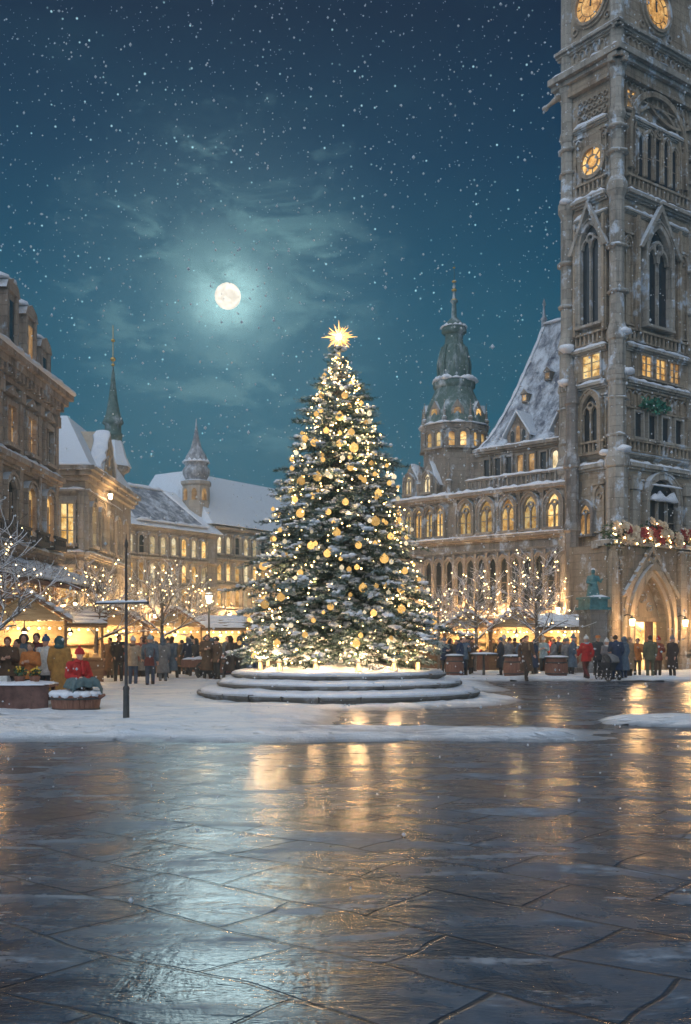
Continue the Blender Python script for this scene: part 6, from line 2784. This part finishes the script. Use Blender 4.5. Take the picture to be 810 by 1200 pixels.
# round the tables
person(637, 790, 340, 'hold', 'ice', 'person in a pale blue jacket and white hat beside the broad tree', 'charcoal', 'hat', 'white', .98)
person(647, 789, 20, 'talk', 'red', 'person in a red jacket between the pale blue jackets at the barrel table', 'maroon', 'hood', 'maroon', 1.0)
person(656, 788, 350, 'hold', 'rust', 'person in a rust brown coat behind the dark barrel table', 'brown', 'hair', 'hair', 1.06)
person(663, 790, 160, 'stand', 'slate', 'person in a slate blue jacket seen from behind at the barrel table', 'navy', 'hood', 'ice', .93)
person(671, 789, 30, 'talk', 'maroon', 'person in a maroon jacket next to the monument', 'darkbrown', 'hat', 'rust', 1.0)
person(591, 790, 200, 'hold', 'beige', 'person in a beige coat and white hat at the tall snowy table', 'darkbrown', 'hat', 'white', 1.04)
person(603, 791, 150, 'stand', 'darkbrown', 'person in a dark brown coat behind the striding walker', 'black', 'hair', 'hair', .98, long_coat=True)
person(577, 788, 20, 'talk', 'black', 'person in a black jacket beyond the tall snowy table', 'black', 'hair', 'hair', .96)
person(566, 787, 340, 'hold', 'tan', 'person in a tan jacket against the trunk of the pale tree', 'brown', 'hair', 'blond', 1.0)
person(549, 791, 150, 'stand', 'blue', 'person in a blue coat with the hood up beside the barrel table', 'navy', 'hood', 'blue', .96, long_coat=True)
person(540, 788, 20, 'talk', 'charcoal', 'tall person in a charcoal coat standing over the barrel table', 'black', 'hair', 'hair', 1.08)
person(528, 790, 60, 'hold', 'darkbrown', 'person in a dark hooded coat next to the platform steps', 'black', 'hood', 'darkbrown', .95)
person(518, 786, 0, 'stand', 'grey', 'person in a grey coat half behind the platform steps', 'charcoal', 'hair', 'hair', .96)

# left side
person(176, 807, 190, 'walk', 'slate', 'person in a slate jacket, blue jeans and pale hat walking away with a red bag', 'jeans', 'hat', 'ice', 1.0)
person(191, 801, 200, 'stand', 'grey', 'person in a grey blue coat beside the red bag', 'slate', 'hood', 'slate', .98, long_coat=True)
person(156, 806, 170, 'hold', 'beige', 'person in a beige top and dark jeans just beyond the pole', 'jeans', 'hat', 'white', .97, 'brown')
person(139, 801, 20, 'talk', 'darkbrown', 'person in a dark brown jacket on the near side of the pole', 'charcoal', 'hair', 'hair', 1.04)
person(129, 798, 330, 'stand', 'brown', 'person in a brown coat facing the dark brown jacket', 'brown', 'hair', 'hair', .98, long_coat=True)
person(166, 797, 0, 'talk', 'rust', 'person in a rust jacket behind the two pale hats', 'darkbrown', 'hair', 'hair', 1.0)
person(103, 800, 340, 'stand', 'slate', 'tall person in a slate blue coat under the slender bare tree', 'charcoal', 'hood', 'charcoal', 1.06, long_coat=True)
person(115, 796, 20, 'talk', 'maroon', 'person in a maroon jacket under the slender bare tree', 'black', 'hat', 'orange', .98)
person(120, 793, 200, 'hold', 'navy', 'person in a navy jacket between the slender tree and the brown coat', 'black', 'hair', 'hair', .94)
person(214, 789, 10, 'talk', 'darkbrown', 'person in a brown coat talking to the blue coat near the stalls', 'olive', 'hair', 'hair', 1.0, long_coat=True)
person(224, 788, 350, 'stand', 'blue', 'person in a blue coat talking to the brown coat near the stalls', 'charcoal', 'hat', 'slate', 1.06, long_coat=True)
person(267, 790, 340, 'stand', 'slate', 'person in a blue grey coat beside the barrel table by the lamp', 'navy', 'hood', 'slate', 1.02, long_coat=True)
person(280, 788, 20, 'talk', 'navy', 'person in a navy jacket close to the platform steps', 'charcoal', 'hair', 'hair', .98)
person(204, 784, 0, 'hold', 'rust', 'person in a rust coat at the snowy stall', 'brown', 'hat', 'red', .98)
person(233, 783, 170, 'stand', 'olive', 'person in an olive coat at the stall behind the handcart', 'black', 'hair', 'hair', .98)
# behind the market table
for (x, Y, f, pose, c, top, tcol, lab, s) in (
        (9, 25.2, 10, 'hold', 'brown', 'hair', 'rust', 'person in a brown coat with reddish hair behind the far end of the market table', .98),
        (20, 25.6, 345, 'talk', 'beige', 'hair', 'hair', 'person in a beige jacket behind the market table', .95),
        (28, 26.6, 15, 'stand', 'slate', 'hood', 'charcoal', 'person in a slate coat with a charcoal hood behind the market table', 1.02),
        (36, 25.0, 350, 'hold', 'orange', 'hair', 'blond', 'person in an orange jacket with fair hair behind the market table', .90),
        (42, 26.8, 5, 'talk', 'maroon', 'hair', 'hair', 'person in a maroon coat behind the folded cloths', 1.04),
        (54, 26.2, 350, 'stand', 'white', 'hat', 'blue', 'person in a white jacket and blue hat behind the market table', .97),
        (70, 25.2, 185, 'stand', 'mustard', 'hood', 'teal', 'person in a long mustard coat with a teal hood beside the planter', .98)):
    person(x, 0, f, pose, c, lab, 'charcoal' if c != 'mustard' else 'mustard', top, tcol, s, loc=(px(x, Y), Y, .04), long_coat=c in ('mustard', 'maroon'))
gc = random.Random(8)
for i in range(44):
    x_ = gc.choice((gc.uniform(150, 300), gc.uniform(95, 260), gc.uniform(520, 680)))
    Y_ = gc.uniform(44.5, 47.0) if x_ > 400 else gc.uniform(38.5, 46.5)
    person(x_, 0, gc.uniform(0, 360), gc.choice(('stand', 'talk', 'hold', 'walk')), gc.choice(('charcoal', 'darkbrown', 'slate', 'navy', 'brown', 'grey')),
           'dark figure in the crowd between the market stalls', 'charcoal', gc.choice(('hair', 'hat', 'hood', 'long_hair')), gc.choice(('hair', 'charcoal', 'slate')), gc.uniform(.90, 1.06),
           loc=(px(x_, Y_), Y_, .04), long_coat=gc.random() < .4)['group'] = 'dark figures in the crowd'
# seated on the planter
sp = person(0, 0, 38, 'sit', 'red', 'person in a red coat and red hat sitting on the snowy planter', 'teal', 'hat', 'red', 1.0, loc=(px(88, 23.1), 23.0, .0), scarf='red')
sp.location = (px(90, 23.0) - .02, 23.16, .14)


def lap_blanket():
    q = MB()
    c = Vector(sp.location)
    M = Matrix.Rotation(R(38), 4, 'Z')
    n, m = 16, 12
    vs = []
    for j in range(m + 1):
        for i in range(n + 1):
            u = -1 + 2 * i / n
            v = j / m
            x = u * .36
            y = -.06 - .42 * min(1, v * 1.5)
            drop = max(0, v - .60) * .40
            side = max(0, abs(u) - .72) * .85
            z = .665 - .03 * v - drop - side * .8 + .018 * math.sin(u * 9 + v * 4) + .012 * math.sin(u * 21)
            y -= .05 * (1 if drop > 0 else 0) + .03 * math.sin(u * 11) * v
            p = c + M @ Vector((x, y, z))
            vs.append(p)
    fs = []
    for j in range(m):
        for i in range(n):
            k = j * (n + 1) + i
            fs.append((k, k + 1, k + n + 2, k + n + 1))
    q.add(vs, fs, True)
    o = q.build('blanket', plain('blanket_teal', (.075, .125, .135), (.12, .17, .18), .95, 9, .3), loc=tuple(c + Vector((0, 0, .5))))
    sd = o.modifiers.new('thickness', 'SOLIDIFY')
    sd.thickness = .02
    tag(o, 'dark teal blanket over the knees of the seated person in red', 'blanket')


lap_blanket()


def bag_for_walker():
    Y = gy(807)
    q = MB()
    X = px(176, Y)
    fr = Fr((X, Y), (1, .1), (.1, -1))
    q.frust(fr, -.17, .17, .78, 1.0, .17, .33, .02, .02)
    q.frust(fr, -.17 + .02, .17 - .02, 1.0, 1.08, .19, .31, .05, .04)
    q.tube([fr.p(-.13, 1.05, .24), fr.p(-.16, 1.30, .16), fr.p(-.10, 1.44, .05)], .014, 5)
    q.tube([fr.p(.13, 1.05, .24), fr.p(.16, 1.30, .16), fr.p(.10, 1.44, .05)], .014, 5)
    tag(q.build('shoulder_bag', CL['maroon'], loc=fr.p(0, .9, .25)), 'dark red bag on the back of the walker in blue jeans', 'bag')


bag_for_walker()


def pushchair():
    Y = gy(798)
    X = px(713, Y)
    root = thing('pushchair', (X, Y, 0), 'dark pushchair with big spoked wheels before the people by the monument', 'pushchair')
    fr = Fr((X, Y), (.5, -.85), (-.85, -.5))
    q = MB()
    q.frust(fr, -.36, .36, .74, .42, -.20, .20, .08, .03)
    q.build('carrycot', CL['charcoal'], root)
    q = MB()
    n = 9
    vs = []
    for i in range(n):
        t = math.pi * .62 * i / (n - 1)
        for d in (-.21, .21):
            vs.append(fr.p(.05 - .36 * math.cos(t) * -1 - .02, .74 + .34 * math.sin(t), d))
    fs = [(2 * i, 2 * i + 1, 2 * i + 3, 2 * i + 2) for i in range(n - 1)]
    q.add(vs, fs, True)
    o = q.build('hood', CL['grey'], root)
    md = o.modifiers.new('thickness', 'SOLIDIFY')
    md.thickness = .02
    for a in (-.26, .26):
        for d in (-.25, .25):
            q = MB()
            wheel(q, fr.p(a, .22, d), .22, (*fr.n, 0), .04)
            q.build('wheel', IRON, root)
    q = MB()
    for d in (-.22, .22):
        q.tube([fr.p(-.26, .22, d), fr.p(.30, .60, d)], .014, 5)
        q.tube([fr.p(.26, .22, d), fr.p(-.30, .70, d), fr.p(-.55, 1.0, d)], .014, 5)
    q.tube([fr.p(-.55, 1.0, -.22), fr.p(-.55, 1.0, .22)], .016, 6)
    q.build('frame', IRON, root)


pushchair()


# ------------------------------------------------------------------ falling snow
def flake_material():
    t = NT(SNOWF.node_tree)
    b = t.n['Principled BSDF']
    out = t.n['Material Output']
    tr = t.add('ShaderNodeBsdfTranslucent')
    tr.inputs[0].default_value = (.9, .95, 1, 1)
    mx = t.add('ShaderNodeMixShader')
    mx.inputs[0].default_value = .65
    t.link(b.outputs[0], mx.inputs[1])
    t.link(tr.outputs[0], mx.inputs[2])
    t.link(mx.outputs[0], out.inputs['Surface'])


flake_material()
def falling_snow():
    g = random.Random(99)
    q = MB()
    for i in range(9500):
        Y = 3.2 + 46 * g.random() ** .75
        X = g.uniform(-.40, .40) * Y * 1.25 + g.uniform(-3, 3)
        Z = g.uniform(.15, 2.5 + .70 * Y)
        r = (.0055 + .017 * g.random() ** 2.4) * (.55 + Y / 22)
        if Y < 9:
            r *= .7
        e = Vector((g.uniform(.6, 1), g.uniform(.6, 1), g.uniform(.6, 1.3))) * r
        vs = [(X - e.x, Y, Z), (X + e.x, Y, Z), (X, Y - e.y, Z), (X, Y + e.y, Z), (X, Y, Z - e.z), (X, Y, Z + e.z)]
        q.add(vs, [(0, 2, 5), (2, 1, 5), (1, 3, 5), (3, 0, 5), (2, 0, 4), (1, 2, 4), (3, 1, 4), (0, 3, 4)], True)
    tag(q.build('falling_snow', SNOWF), kind='stuff')


falling_snow()


# ------------------------------------------------------------------ the misty winter air
HAZE = 0.0025
def build_haze():
    q = MB()
    x, y0, y1, z1 = 205, -45, 325, 39.0
    q.hexa([(-x, y0, -1.2), (x, y0, -1.2), (x, y1, -1.2), (-x, y1, -1.2), (-x, y0, z1), (x, y0, z1), (x, y1, z1), (-x, y1, z1)])
    m = bpy.data.materials.new('mist')
    m.use_nodes = True
    t = NT(m.node_tree)
    t.n.clear()
    v = t.add('ShaderNodeVolumePrincipled')
    v.inputs['Color'].default_value = (.58, .83, 1.0, 1)
    v.inputs['Density'].default_value = HAZE
    v.inputs['Anisotropy'].default_value = .72
    o = t.add('ShaderNodeOutputMaterial')
    t.link(v.outputs[0], o.inputs['Volume'])
    tag(q.build('haze', m), kind='stuff')


build_haze()
